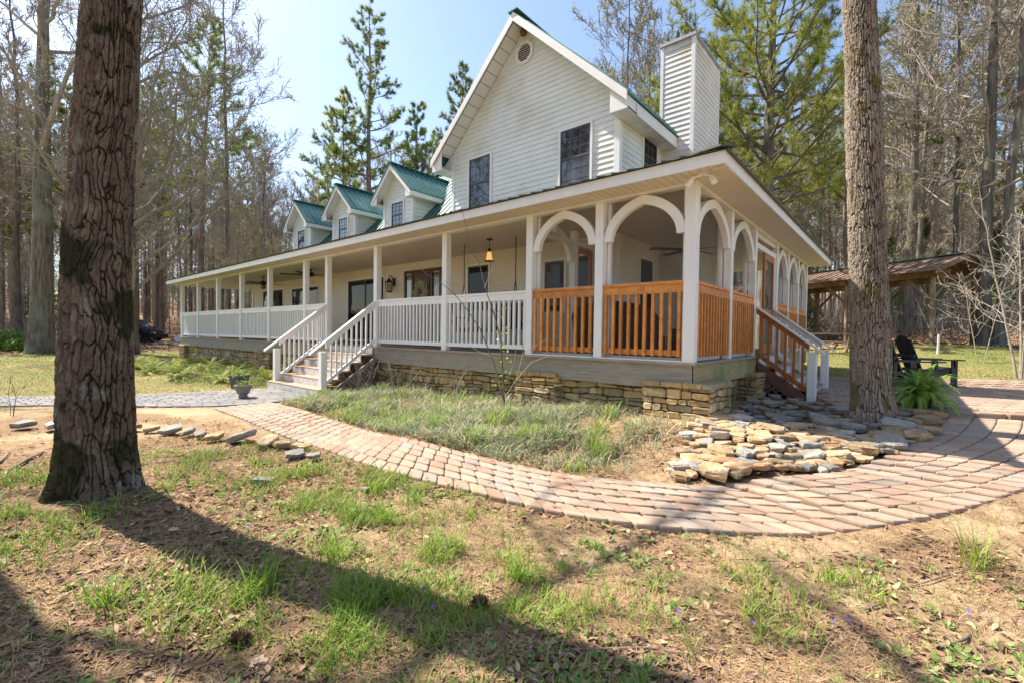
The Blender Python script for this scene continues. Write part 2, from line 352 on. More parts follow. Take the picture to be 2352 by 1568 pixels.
for k in range(7):
    zz = -.17+k*.052; hw = min(.195, math.sqrt(max(.0004, .2**2-zz*zz)))-.01
    lv.obox(vo+X*(-hw)+Z*zz-Y*.006, X*2*hw, -Y*.02-Z*.016, Z*.012)
lv.build("vent_slat", PAINT, vent)
# --- gable roof
SOFV = M("gable soffit panels", (.7,.71,.68), (.78,.78,.76), scale=2, rough=.5, wave=(2, 5.2, .06))
SOFH = M("eave soffit panels", (.7,.71,.68), (.78,.78,.76), scale=2, rough=.5, wave=(1, 3.3, .04))
RZ, EZ = 8.45, 5.80; EL, ER = -7.45, -1.81
rf = MB(); ri = MB()
def slab(mb, a, b, c, d, t):                    # quad thickened downwards
    a, b, c, d = map(Vector, (a, b, c, d)); q = [a, b, c, d]; w = [p-Z*t for p in q]
    mb.faces(q+w, [(0,1,2,3),(7,6,5,4),(0,4,5,1),(1,5,6,2),(2,6,7,3),(3,7,4,0)])
for ex in (EL, ER):
    slab(rf, (GR,1.67,RZ), (ex,1.67,EZ), (ex,9.6,EZ), (GR,9.6,RZ), .035)
    for k in range(35):
        yy = 1.69+k*.23
        rf.bar((GR,yy,RZ+.012), (ex-.02*(1 if ex > GR else -1)*-1,yy,EZ+.012), .03, .03)
rf.bar((GR,1.62,RZ+.03), (GR,9.6,RZ+.03), .26, .03)
roof = rf.build("roof", METAL, house)
rb = MB(); sv = MB()
for ex in (EL, ER):
    d = Vector((ex-GR, 0, EZ-RZ)); n_ = Vector((0,0,-.19))
    a = Vector((GR,1.645,RZ+.004)); b = a+d*.995
    rb.faces([a, b, b+n_, a+n_, a+Y*.025, b+Y*.025, b+n_+Y*.025, a+n_+Y*.025], [(0,1,2,3),(7,6,5,4),(0,4,5,1),(1,5,6,2),(2,6,7,3),(3,7,4,0)])
    a2 = Vector((GR,1.725,RZ-.13)); b2 = a2+d*.9; sv.face([a2, b2, b2+Y*(FW-1.725), a2+Y*(FW-1.725)])
    sg = 1 if ex > GR else -1; w0 = GX1 if sg > 0 else GX0
    x0, x1 = sorted((w0, ex-sg*.03))
    rb.box(x0, x1, 1.702, FW+.02, 5.52, 5.56)                                         # return box floor
    rb.prism([(w0, 5.56), (ex-sg*.03, 5.56), (ex-sg*.03, 5.74), (w0, 6.08)], Vector((0,1.703,0)), X, Z, Y, .02)
    rb.prism([(w0, 5.56), (ex-sg*.03, 5.56), (ex-sg*.03, 5.74), (w0, 6.0)], Vector((0,FW-.03,0)), X, Z, Y, .02)
    xo = ex-sg*.03; yend = 4.13 if sg > 0 else 9.5
    rb.box(*sorted((xo, xo-sg*.025)), 1.728, yend, 5.53, EZ-.037)                       # eave fascia
rb.build("rake_board", PAINT, roof); sv.build("rake_soffit", SOFV, roof)
es = MB(); es.face([(GX1,FW,5.54),(ER-.05,FW,5.54),(ER-.05,4.13,5.54),(GX1,4.13,5.54)]); es.build("eave_soffit", SOFH, roof); es = MB(); es.face([(EL+.05,FW,5.54),(GX0,FW,5.54),(GX0,9.3,5.54),(EL+.05,9.3,5.54)])
es.build("eave_soffit", SOFH, roof)
# --- main roof and dormers
mr = MB(); RY, RZ2 = 4.68, 6.9
def mroof(y): return 4.33+(y-2.1)
MX = -16.72
slab(mr, (MX,2.1,4.33), (GX0,2.1,4.33), (GX0,RY,RZ2), (MX,RY,RZ2), .03); slab(mr, (MX,RY,RZ2), (GX0,RY,RZ2), (GX0,7.5,4.1), (MX,7.5,4.1), .03); slab(mr, (LX,2.1,4.32), (MX,2.1,4.32), (MX,7.5,4.32), (LX,7.5,4.32), .03)
x = MX
while x < GX0: mr.bar((x,2.1,4.345), (x,RY,RZ2+.015), .03, .03); x += .23
mr.bar((MX,RY,RZ2+.02), (GX0,RY,RZ2+.02), .24, .03)
mr.build("main_roof", METAL, house)
for cx in (-9.48, -12.60, -15.72):
    hw, ew, ez, rz = .72, 1.0, 5.33, 6.27
    mb = MB(); o = Vector((0,FW,0))
    siding(mb, o, X, -Y, lambda z: (cx-min(hw, max(0, (rz-.05-z)/.94)), cx+min(hw, max(0, (rz-.05-z)/.94))), 4.2, rz-.06)
    for sg in (1, -1): siding(mb, Vector((cx+sg*hw,0,0)), Y, X*sg, lambda z: (FW, FW+max(0, z-4.33)), 4.35, 5.55)
    dm = mb.build("dormer", SIDING, house)
    for sg in (1, -1):
        cb = MB(); cb.box(*sorted((cx+sg*(hw+.022), cx+sg*(hw-.07))), FW-.024, FW, 4.2, 5.5); cb.box(*sorted((cx+sg*(hw+.024), cx+sg*hw)), FW-.022, FW+.07, 4.35, 5.45); cb.build("corner_trim", PAINT, dm)
    rm = MB(); rk = MB()
    for sg in (1, -1):
        yr, ye = FW+(rz-4.33)+.02, FW+(ez-4.33)+.02
        slab(rm, (cx,1.78,rz), (cx+sg*ew,1.78,ez), (cx+sg*ew,ye,ez), (cx,yr,rz), .03)
        k = 1.8
        while k < yr:
            t0 = 0 if k < ye else (k-ye)/(yr-ye)
            rm.bar((cx,k,rz+.01), (cx+sg*ew*(1-t0),k,ez+(rz-ez)*t0+.01), .025, .028); k += .2
        a = Vector((cx,1.80,rz-.031)); d = Vector((sg*ew*.98,0,(ez-rz)*.98)); n_ = Z*-.14
        rk.faces([a, a+d, a+d+n_, a+n_, a+Y*.02, a+d+Y*.02, a+d+n_+Y*.02, a+n_+Y*.02], [(0,1,2,3),(7,6,5,4),(0,4,5,1),(1,5,6,2),(2,6,7,3),(3,7,4,0)])
        a = Vector((cx,1.821,rz-.10)); d = Vector((sg*ew*.93,0,(ez-rz)*.93)); rk.face([a, a+d, a+d+Y*(FW-1.821), a+Y*(FW-1.821)])
        rk.box(*sorted((cx+sg*hw, cx+sg*(ew-.03))), 1.822, FW+.9, 5.17, 5.2); rk.box(*sorted((cx+sg*(ew-.03), cx+sg*(ew-.012))), 1.822, FW+.95, 5.18, ez-.0)
        rk.prism([(cx+sg*hw, 5.2), (cx+sg*(ew-.03), 5.2), (cx+sg*(ew-.03), 5.31), (cx+sg*hw, 5.5)], Vector((0,1.824,0)), X, Z, Y, .015)
    rm.bar((cx,1.76,rz+.02), (cx,yr,rz+.02), .16, .025)
    rm.build("dormer_roof", METAL, dm); rk.build("dormer_trim", PAINT, dm)
    window(dm, Vector((cx-.33,FW,4.36)), X, -Y, .66, .87, sub=True)
# --- chimney
ch = MB(); CX0, CX1, CY0, CY1, CT = -2.24, -1.5, 4.15, 5.88, 7.92
siding(ch, Vector((0,CY0,0)), X, -Y, const(CX0, CX1), DZ, CT); siding(ch, Vector((CX1,0,0)), Y, X, const(CY0, CY1), DZ, CT)
siding(ch, Vector((0,CY1,0)), X, Y, const(CX0, CX1), DZ, CT); siding(ch, Vector((CX0,0,0)), Y, -X, const(CY0, CY1), 5.0, CT)
chim = ch.build("chimney", SIDINGC, house)
for a in ((CX1-.06, CX1+.02, CY0-.022, CY0), (CX1, CX1+.022, CY0-.02, CY0+.05), (CX1, CX1+.022, CY1-.05, CY1), (CX0-.02, CX0+.05, CY0-.022, CY0)): cb = MB(); cb.box(*a, DZ, CT); cb.build("corner_trim", PAINT, chim)
cp = MB(); cp.box(CX0-.04, CX1+.04, CY0-.05, CY1+.05, CT-.02, CT+.05); cp.build("chimney_cap", M("chimney cap metal", (.3,.31,.34), (.4,.41,.44), rough=.5, metal=.3), chim)
fl = MB(); fl.lathe([(.2,0),(.2,.06),(.17,.07),(.17,.2),(.215,.2),(.215,.26),(.0,.3)], 18, (-1.72,5.0,CT+.05)); fl.build("flue", M("flue metal", (.25,.26,.3), (.36,.37,.4), rough=.45, metal=.5), chim)
# --- porch roof, fascia, ceiling
pr = MB(); PE = 3.462
o4 = [(-23.45,-.6), (.6,-.6), (.6,9.4), (-23.45,9.4)]
slab(pr, (-23.45,-.6,PE), (.6,-.6,PE), (GX1,FW,4.33), (LX,FW,4.33), .005)
slab(pr, (.6,-.6,PE), (.6,9.4,PE), (GX1,9.4,4.33), (GX1,FW,4.33), .02)
slab(pr, (-23.45,9.4,PE), (-23.45,-.6,PE), (LX,FW,4.33), (LX,9.4,4.33), .02)
x = -23.4
while x < .6:
    t = 1 if LX <= x <= GX1 else ((x+23.45)/(LX+23.45) if x < LX else (.6-x)/(.6-GX1))
    if t > .03: pr.bar((x,-.607,PE+.006), (x,-.6+2.7*t,PE+.855*t+.006), .035, .022)
    x += .23
y = -.5
while y < 9.4:
    t = min(1, max(0, (y+.6)/2.7))
    if t > .03: pr.bar((.607,y,PE+.006), (.6-2.8*t,y,PE+.855*t+.006), .035, .022)
    y += .23
pr.bar((.61,-.61,PE+.012), (GX1,FW,4.35), .2, .02)
proof = pr.build("porch_roof", METALP, house)
fa = MB(); fa.box(-23.3, .55, -.555, -.53, 3.31, 3.455); fa.box(.525, .55, -.53, 9.3, 3.31, 3.455); fa.box(-23.3, -23.275, -.53, 9.3, 3.31, 3.455); fa.box(-23.27, .52, 9.27, 9.3, 3.31, 3.455)
fa.build("fascia", PAINT, proof)
sc_ = MB(); sc_.face([(-23.27,-.53,CZ),(.525,-.53,CZ),(GX1,FW,CZ),(LX,FW,CZ)]); sc_.face([(-23.27,9.27,CZ+.001),(-23.27,-.53,CZ+.001),(LX,FW,CZ+.001),(LX,9.27,CZ+.001)])
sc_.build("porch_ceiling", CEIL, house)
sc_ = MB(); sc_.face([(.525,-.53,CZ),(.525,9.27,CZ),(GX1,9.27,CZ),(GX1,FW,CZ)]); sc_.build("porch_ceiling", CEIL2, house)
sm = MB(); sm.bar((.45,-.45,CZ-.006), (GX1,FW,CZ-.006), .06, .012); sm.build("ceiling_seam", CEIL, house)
bm_ = MB(); bm_.box(-23.1, .08, -.08, .08, CZ-.035, CZ-.003); bm_.box(-.08, .08, .08, 9.0, CZ-.035, CZ-.003); bm_.box(-23.1, -22.94, .08, 9.0, CZ-.035, CZ-.003)
bm_.build("porch_beam", PAINT, house)
# --- deck
dk = MB(); dk.box(-23.1, .1, -.1, FW, DZ-.035, DZ); dk.box(GX1+.01, .1, FW, 9.2, DZ-.035, DZ); dk.box(-23.1, LX, FW, 9.2, DZ-.035, DZ)
deck = dk.build("deck", DECK, house)
rm_ = MB()
for a, b in ((-23.08,-19.1), (-19.1,-14.2), (-14.2,-9.6), (-7.35,-4.9), (-4.9,-1.7), (-1.7,.06)): rm_.box(a+.003, b, -.06, -.02, .6, DZ-.036)
rm_.box(-9.6, -7.35, -.06, -.02, .3, DZ-.036)
rm_.build("rim_board", GREYW, deck)
rm_ = MB(); rm_.box(.02, .06, -.058, 2.9, .62, DZ-.036); rm_.box(.02, .06, 2.903, 9.1, .62, DZ-.036); rm_.build("rim_board", GREYY, deck)
# --- posts and arches
fx = [-23.01,-20.66,-18.23,-15.8,-13.39,-10.91,-9.63,-7.31,-4.87,-2.70,-1.36,0.0]; sy = [1.66,3.18,5.05,6.3,7.6,8.9]
def post(x, y, w=.07, z0=DZ, z1=CZ-.034):
    mb = MB(); mb.cbox(x-w, x+w, y-w, y+w, z0, z1, .008); return mb.build("post", PAINT, house)
for x in fx: post(x, 0, .076 if x > -.1 else .068)
for y in sy: post(0, y, .06)
post(-22.95, 3.0); post(-22.95, 6.0)
for y in (1.35,): post(-2.72, y, .06)
def brace(o, u, half, z0=2.69, z1=CZ-.036, th=.085, w=.125):
    """half arch from the post at o towards u"""
    n_ = u.cross(Z); mb = MB(); N = 16; tm = math.radians(76); out = []; inn = []
    for k in range(N+1):
        t = tm*k/N; px = half*(1-math.cos(t))/(1-math.cos(tm)); pz = (z1-z0)*math.sin(t)/math.sin(tm)
        tx, tz = half*math.sin(t)/(1-math.cos(tm)), (z1-z0)*math.cos(t)/math.sin(tm); L_ = math.hypot(tx, tz); tx /= L_; tz /= L_
        out.append((px, pz)); inn.append((min(px+tz*w, half), pz-tx*w))
    for k in range(N):
        q = [out[k], out[k+1], inn[k+1], inn[k]]
        a = [o+u*p[0]+Z*(z0+p[1])-n_*th/2 for p in q]; b = [p+n_*th for p in a]
        fs = [(0,1,2,3),(7,6,5,4),(0,4,5,1),(2,6,7,3)]
        if k == 0: fs.append((0,3,7,4))
        if k == N-1: fs.append((1,5,6,2))
        mb.faces(a+b, fs)
    return mb.build("arch_brace", PAINT, house)
def arch(p0, p1, pw=.07):
    p0, p1 = Vector(p0), Vector(p1); u = (p1-p0).normalized(); half = (p1-p0).length/2-pw
    brace(p0+u*pw, u, half); brace(p1-u*pw, -u, half)
for a, b in ((9,10),(10,11)): arch((fx[a],0,0), (fx[b],0,0))
for a, b in ((0,1.66),(1.66,3.18),(5.05,6.3),(6.3,7.6),(7.6,8.9)): arch((0,a,0), (0,b,0), .06)
brace(Vector((-2.72,1.29,0)), -Y, .6)
# screen frames and screens
ij = MB(); sn = MB()
for a, b in ((9,10),(10,11)):
    x0, x1 = fx[a]+.07, fx[b]-.07
    ij.box(x0, x0+.05, .075, .14, DZ, CZ-.04); ij.box(x1-.05, x1, .075, .14, DZ, CZ-.04); ij.box(x0+.05, x1-.05, .075, .135, 2.01, 2.07); ij.box(x0+.05, x1-.05, .075, .135, DZ, DZ+.05); ij.box(x0, x1, -.085, -.03, DZ+.001, DZ+.018)
    sn.face([(x0,.11,DZ),(x1,.11,DZ),(x1,.11,CZ-.04),(x0,.11,CZ-.04)]); ij.build("screen_frame", PAINT, house); sn.build("insect_screen", SCREEN, house); ij = MB(); sn = MB()
for a, b in ((.07,1.6),(1.72,3.12),(5.11,6.24),(6.36,7.54),(7.66,8.84)):
    ij.box(-.14, -.075, a, a+.05, DZ, CZ-.04); ij.box(-.14, -.075, b-.05, b, DZ, CZ-.04); ij.box(-.135, -.075, a+.05, b-.05, 2.01, 2.07); ij.box(-.135, -.075, a+.05, b-.05, DZ, DZ+.05)
    sn.face([(-.11,a,DZ),(-.11,b,DZ),(-.11,b,CZ-.04),(-.11,a,CZ-.04)]); ij.build("screen_frame", PAINT, house); sn.build("insect_screen", SCREEN, house); ij = MB(); sn = MB()
# --- railings
def railing(p0, p1, m, step=.117, bw=.02, cap=True, individual=True, capm=None, out=None):
    p0, p1 = Vector((*p0, 0)), Vector((*p1, 0)); u = (p1-p0).normalized(); L_ = (p1-p0).length; n_ = out or u.cross(Z)
    mb = MB(); wbox(mb, p0, u, n_, 0, L_, -.012, .03, 1.895, 2.012); r = mb.build("railing", m, house)
    mb = MB(); wbox(mb, p0, u, n_, 0, L_, -.05, .052, 2.013, 2.052); mb.build("cap_rail", capm or m, r)
    mb = MB(); wbox(mb, p0, u, n_, 0, L_, -.015, .025, 1.045, 1.12); mb.build("bottom_rail", m, r)
    N = max(2, int(round(L_/step))); al = MB()
    for k in range(N):
        s = (k+.5)*L_/N; b = MB() if individual else al
        wbox(b, p0, u, n_, s-bw, s+bw, .0255 if not cap else -.018, .0255+2*bw if not cap else .021, 1.035 if not cap else 1.121, 1.894 if cap else 1.90)
        if individual: b.build("baluster", m, r)
    if not individual: kin(al.build("balusters_beyond", m, r), "stuff")
    return r
for a, b, ind in ((0,1,0),(1,2,0),(2,3,0),(3,4,0),(4,5,0),(5,6,1),(7,8,1),(8,9,1)): railing((fx[a]+.068,0), (fx[b]-.068,0), PAINT, individual=bool(ind))
def orail(p0, p1, out, ind=True):
    u = Vector((p1[0]-p0[0], p1[1]-p0[1], 0)).normalized()
    return railing(p0, p1, CEDAR, step=.128, bw=.021, cap=False, individual=ind, capm=CEDAR, out=out)
for a, b in ((9,10),(10,11)): orail((fx[a]+.07,0), (fx[b]-.07,0), -Y)
for a, b, i in ((.07,1.6,1),(1.72,3.12,1),(5.11,6.24,0),(6.36,7.54,0),(7.66,8.84,0)): orail((0,a), (0,b), X, bool(i))
# --- front steps
st = MB()
for i in range(1, 6):
    zt = DZ-.177*i; y1 = -.1-.28*(i-1); st.box(-9.6 if i < 5 else -9.78, -7.34 if i < 5 else -7.16, y1-.30, y1-(.0 if i == 1 else .0), zt-.035, zt)
fs_ = st.build("front_steps", TREAD, house)
rs = MB()
for i in range(1, 7):
    zt = DZ-.177*i if i < 6 else -.2; z1 = DZ-.177*(i-1)-.036; y1 = -.1-.28*(i-1); rs.box(-9.58 if i < 6 else -9.74, -7.36 if i < 6 else -7.2, y1+.0-(.022 if i > 1 else -.02), y1+.003, zt, z1)
rs.build("riser", RISER, fs_)
LAT = MB()
def lattice(mb, o, u, n_, tri, step=.13, w=.026):
    """diagonal strips clipped to height tri(s) over 0..len"""
    L_, hf = tri
    for sg in (1, -1):
        k = -3.0
        while k < L_+3:
            # line s = k + sg*z ; sample and keep the part below hf(s)
            seg = [z for z in np.arange(0, 1.2, .01) if 0 <= k+sg*z <= L_ and z <= hf(k+sg*z)]
            if len(seg) > 3:
                a = o+u*(k+sg*seg[0])+Z*seg[0]+n_*(.008 if sg > 0 else 0); b = o+u*(k+sg*seg[-1])+Z*seg[-1]+n_*(.008 if sg > 0 else 0)
                mb.bar(a, b, .007, w, up=n_.cross((b-a)))
            k += step
def barz(mb, a, b, w, h):                          # sloped rail with vertical faces: w across, h tall
    a, b = Vector(a), Vector(b); d = b-a; s_ = Vector((d.y, -d.x, 0)).normalized()*w; mb.obox(a-s_/2, d, s_, Z*h)
for xx in (-9.63, -7.31):
    nw = MB(); nw.cbox(xx-.065, xx+.065, -1.40, -1.27, .081, .86, .006); nw.build("newel_post", PAINT, fs_)
    hr = MB(); barz(hr, (xx,-.07,1.985), (xx,-1.62,.80), .10, .04); hr.build("handrail", PAINT, fs_)
    hr = MB(); barz(hr, (xx,-.07,1.86), (xx,-1.27,.945), .04, .12); barz(hr, (xx,-.07,1.06), (xx,-1.27,.145), .04, .09); hr.build("stair_rail", PAINT, fs_)
    for k in range(9):
        y = -.17-k*.122; zt = 1.06+(y+.07)*.7625+.09; b = MB(); b.box(xx-.018, xx+.018, y-.018, y+.018, zt-.005, zt+.715); b.build("baluster", PAINT, fs_)
    sg = MB(); barz(sg, (xx+(.07 if xx > -8 else -.0),-.12,.42), (xx+(.07 if xx > -8 else -.0),-1.3,-.36), .035, .3); sg.build("stringer", GREYW, fs_)
lm = MB(); lattice(lm, Vector((-7.14,-1.38,-.12)), Y, X, (1.3, lambda s: max(0, .05+.6*s))); lm.build("lattice_skirt", LATT, fs_)
# --- side steps
st = MB(); ST = (.73-.0)/4
for i in range(1, 4):
    zt = DZ-.187*i; x1 = .1+.27*(i-1); st.box(x1, x1+.30, 3.33, 4.88, zt-.035, zt)
ss_ = st.build("side_steps", TREAD, house)
rs = MB()
for i in range(1, 5):
    x1 = .1+.27*(i-1); z0 = DZ-.187*i if i < 4 else .15; rs.box(x1-.003, x1+(.022 if i > 1 else -.02), 3.35, 4.86, z0, DZ-.187*(i-1)-.036)
rs.build("riser", RISER, ss_)
for yy in (3.28, 4.92):
    nw = MB(); nw.cbox(.89, 1.02, yy-.065, yy+.065, .12, 1.06, .006); nw.build("newel_post", PAINT, ss_)
    hr = MB(); barz(hr, (.05,yy,1.86), (1.12,yy,1.03), .16, .035); hr.build("handrail", PAINT, ss_)
    m_ = CEDARD if yy < 4 else PAINT
    hr = MB(); barz(hr, (.06,yy,1.74), (.9,yy,1.09), .035, .115); barz(hr, (.06,yy,.98), (.9,yy,.33), .035, .1); hr.build("stair_rail", m_, ss_)
    for k in range(6):
        x = .14+k*.135; zt = .98-(x-.06)*.774; b = MB(); b.box(x-.02, x+.02, yy-.04, yy-.002, zt+.0, zt+.80); b.build("baluster", m_, ss_)
    sg = MB(); barz(sg, (.1,yy,.62), (.95,yy,.0), .03, .25); sg.build("stringer", LATT, ss_)
lm = MB(); lattice(lm, Vector((.1,3.24,.12)), X, -Y, (.85, lambda s: max(0, .6-.7*s))); lm.build("lattice_skirt", LATT, ss_)
# --- side door
dm_ = MB(); dm_.box(-.05, .03, 3.25, 4.98, 2.98, 3.08); dm_.box(-.04, .02, 3.25, 3.31, DZ, 2.98); dm_.box(-.04, .02, 4.9, 4.98, DZ, 2.98); dm_.box(-.03, .01, 3.25, 4.98, 3.2, 3.28)
df = dm_.build("side_door", PAINT, house)
dm_ = MB()
for a in ((-.02,.018,4.02,4.12,DZ+.02,2.97), (-.02,.018,4.8,4.9,DZ+.02,2.97), (-.02,.018,4.12,4.8,2.85,2.97), (-.02,.018,4.12,4.8,1.75,1.87), (-.02,.018,4.12,4.8,DZ+.02,DZ+.22)): dm_.box(*a)
dm_.build("door_leaf", CEDARD, df)
dm_ = MB(); dm_.face([(0,4.12,DZ+.2),(0,4.8,DZ+.2),(0,4.8,2.86),(0,4.12,2.86)]); dm_.build("door_screen", SCREEN, df)
dm_ = MB(); dm_.tube([(.03,4.07,1.9),(.07,4.07,1.92),(.075,4.07,2.02),(.07,4.07,2.12),(.03,4.07,2.14)], .01, 6); dm_.build("door_handle", BLACK, df)
# --- partition between the open and the screened porch
pt = MB(); pt.box(-2.76, -2.68, .08, FW-.02, 3.02, 3.1); pt.box(-2.76, -2.68, .08, 1.29, DZ, DZ+.06); pt.box(-2.76, -2.68, 2.0, FW-.02, DZ, 3.02)
pw = pt.build("porch_partition", PAINT, house)
pt = MB()
for a in ((1.42,1.5,DZ+.01,3.0),(1.92,2.0,DZ+.01,3.0),(1.5,1.92,2.9,3.0),(1.5,1.92,1.75,1.85),(1.5,1.92,DZ+.01,DZ+.2)): pt.box(-2.74, -2.70, a[0], a[1], a[2], a[3])
pt.build("screen_door", CEDARD, pw)
# --- windows and doors on the porch
window(house, Vector((-12.3,FW,DZ+.03)), X, -Y, 2.2, 2.05, g1=GLASSD, name="sliding_window", slider=True)
window(house, Vector((-16.55,FW,1.5)), X, -Y, 2.25, 1.5, g1=GLASSD, name="sliding_window", slider=True)
window(house, Vector((-19.4,FW,DZ+.03)), X, -Y, 2.1, 2.05, g1=GLASSD, name="sliding_window", slider=True)
window(house, Vector((-6.45,FW,1.55)), X, -Y, .82, 1.5, g1=GLASSD, grid=(1,0))
window(house, Vector((-4.0,FW,1.75)), X, -Y, .62, 1.2, g1=GLASSD, grid=(1,0))
window(house, Vector((GX1,3.04,1.55)), Y, X, .72, 1.45, g1=GLASSD, grid=(1,0))
window(house, Vector((-3.3,FW,DZ+.03)), X, -Y, .8, 2.0, g1=GLASSD, grid=(1,0), name="glass_door")
dm_ = MB(); o = Vector((-9.1,FW,DZ)); w = 1.66
for a in ((0,.08,0,2.12),(w-.08,w,0,2.12),(.08,w-.08,2.03,2.12),(.36,.44,0,2.03),(w-.44,w-.36,0,2.03)): wbox(dm_, o, X, -Y, a[0], a[1], -.01, .05, a[2], a[3])
fd = dm_.build("front_door", DOORW, house)
dm_ = MB(); wbox(dm_, o, X, -Y, .44, w-.44, .0, .03, .02, 2.03)
for a in ((.5,.8,.2,.95),(.86,1.16,.2,.95),(.5,1.16,1.1,1.9)): wbox(dm_, o, X, -Y, a[0], a[1], .03, .042, a[2], a[3])
dm_.build("door_leaf", DOORW, fd)
SLG = glass("leaded sidelight", (.07,.05,.035), .12)
for a in ((.08,.36),(w-.36,w-.08)): dm_ = MB(); wbox(dm_, o, X, -Y, a[0], a[1], .017, .02, .5, 2.0); dm_.build("sidelight", SLG, fd)
for a in ((.08,.36),(w-.36,w-.08)): dm_ = MB(); wbox(dm_, o, X, -Y, a[0], a[1], .0, .03, 0, .5); dm_.build("sidelight_panel", DOORW, fd)
dm_ = MB(); dm_.lathe([(.02,0),(.035,.02),(.035,.05),(.0,.06)], 10); k = dm_.build("door_knob", BRONZE, fd); k.location = (-8.58, FW-.03, 1.95); k.rotation_euler = (math.pi/2, 0, 0)
# lantern
lt = MB(); lx, lz = -9.62, 2.5
lt.box(lx-.06, lx+.06, FW-.05, FW-.015, lz+.2, lz+.42)
lt.tube([(lx,FW-.04,lz+.36),(lx,FW-.14,lz+.5),(lx,FW-.2,lz+.47),(lx,FW-.2,lz+.4)], .013, 6)
lt.lathe([(.0,.42),(.03,.4),(.05,.36),(.13,.3),(.14,.28)], 6, (lx,FW-.2,lz)); lt.lathe([(.02,-.02),(.085,0),(.085,.02),(.0,.02)], 6, (lx,FW-.2,lz))
for k in range(6):
    t = math.pi*2*k/6; a = Vector((lx+.08*math.cos(t), FW-.2+.08*math.sin(t), lz)); b = Vector((lx+.125*math.cos(t), FW-.2+.125*math.sin(t), lz+.29)); lt.tube([a, b], .008, 4)
ln = lt.build("wall_lantern", BLACK, house)
lt = MB(); lt.lathe([(.07,.02),(.11,.285)], 6, (lx,FW-.2,lz)); lt.build("lantern_glass", M("lantern seeded glass", (.35,.32,.25), (.45,.42,.34), rough=.2), ln)
# floodlights under the corner of the eave
fl = MB(); fl.lathe([(.06,-.012),(.06,0)], 14, (.22,-.3,CZ-.001)); fl.box(.0, .01, 0, .01, 0, .01) if False else None
fb = fl.build("floodlight", PAINT, house)
for dx, dy in ((-.13,-.02),(.12,.02)):
    a = Vector((.22,-.3,CZ-.015)); b = a+Vector((dx*.8, dy-.02, -.03)); c = b+Vector((dx*.45, -.03, -.1))
    q = MB(); q.tube([a, b], .014, 6); q.tube([b, b+(c-b)*.3, c], [.02,.03,.04], 12, True); q.build("lamp_head", PAINT, fb)
    q = MB(); d_ = (c-b).normalized(); q.tube([c+d_*.001, c+d_*.006], .035, 12, True); q.build("lamp_lens", M("frosted lamp lens", (.9,.9,.88), rough=.2), fb)
# --- stone foundation and piers
PAL = [(.42,.3,.15),(.5,.36,.17),(.36,.27,.15),(.52,.41,.24),(.47,.3,.13),(.4,.34,.22),(.49,.34,.15)]
def stones(mb, o, u, n_, L_, z0, z1, cw=.2, chh=.1, dep=.05, pal=PAL, mul=1.0):
    hs = []; z = z0
    while z < z1-.02:
        h = min(chh*random.uniform(.65, 1.4), z1-z); h = z1-z if z1-z-h < .04 else h; hs.append((z, h)); z += h
    sd = random.uniform(0, 99); nr = len(hs)
    def wob(i, s_): return 0 if i in (0, nr) else (float(vnoise(s_*3.1+sd, i*7.3, .5))-.5)*chh*.9
    for i, (z, h) in enumerate(hs):
        s_ = 0
        while s_ < L_-.01:
            w = cw*random.choice((.45, .7, .9, 1.1, 1.5, 1.9))*random.uniform(.85, 1.15); w = L_-s_ if L_-s_-w < .07 else w
            sl = random.uniform(-.022, .022) if w > .08 and s_+w < L_-.03 else 0
            A = (s_+.006, z+wob(i, s_)+.006); B = (s_+w-.006, z+wob(i, s_+w)+.006); C_ = (s_+w-.006+sl, z+h+wob(i+1, s_+w)-.006); D = (s_+.006+(sl_ if s_ > 0 else 0), z+h+wob(i+1, s_)-.006); sl_ = sl
            quads = [(A, B, C_, D)]
            if h > chh*.95 and random.random() < .3:
                m1 = ((A[0]+D[0])/2, (A[1]+D[1])/2+random.uniform(-.015,.015)); m2 = ((B[0]+C_[0])/2, (B[1]+C_[1])/2+random.uniform(-.015,.015)); quads = [(A, B, (m2[0], m2[1]-.005), (m1[0], m1[1]-.005)), ((m1[0], m1[1]+.005), (m2[0], m2[1]+.005), C_, D)]
            for q in quads:
                d = dep*random.uniform(.45, 1.25); c = random.choice(pal); v = random.uniform(.7, 1.25)*mul; mb.col(tuple(k*v for k in c))
                cx_, cz_ = sum(p[0] for p in q)/4, sum(p[1] for p in q)/4
                oct_ = [((q[k][0]*(1-f_)+q[(k+g_) % 4][0]*f_), (q[k][1]*(1-f_)+q[(k+g_) % 4][1]*f_)) for k in range(4) for g_, f_ in ((-1, random.uniform(.1,.28)), (1, random.uniform(.06,.2)))]
                P = []
                for sc, dd in ((1, 0), (1, d*.7), (.95, d*.95), (.84, d)):
                    for p in oct_: P.append(o+u*(cx_+(p[0]-cx_)*sc)+Z*(cz_+(p[1]-cz_)*sc)+n_*(dd+random.uniform(-.006, .006)))
                mb.faces(P, [(k*8+e, k*8+(e+1) % 8, k*8+8+(e+1) % 8, k*8+8+e) for k in range(3) for e in range(8)]+[tuple(range(24, 32))])
            s_ += w
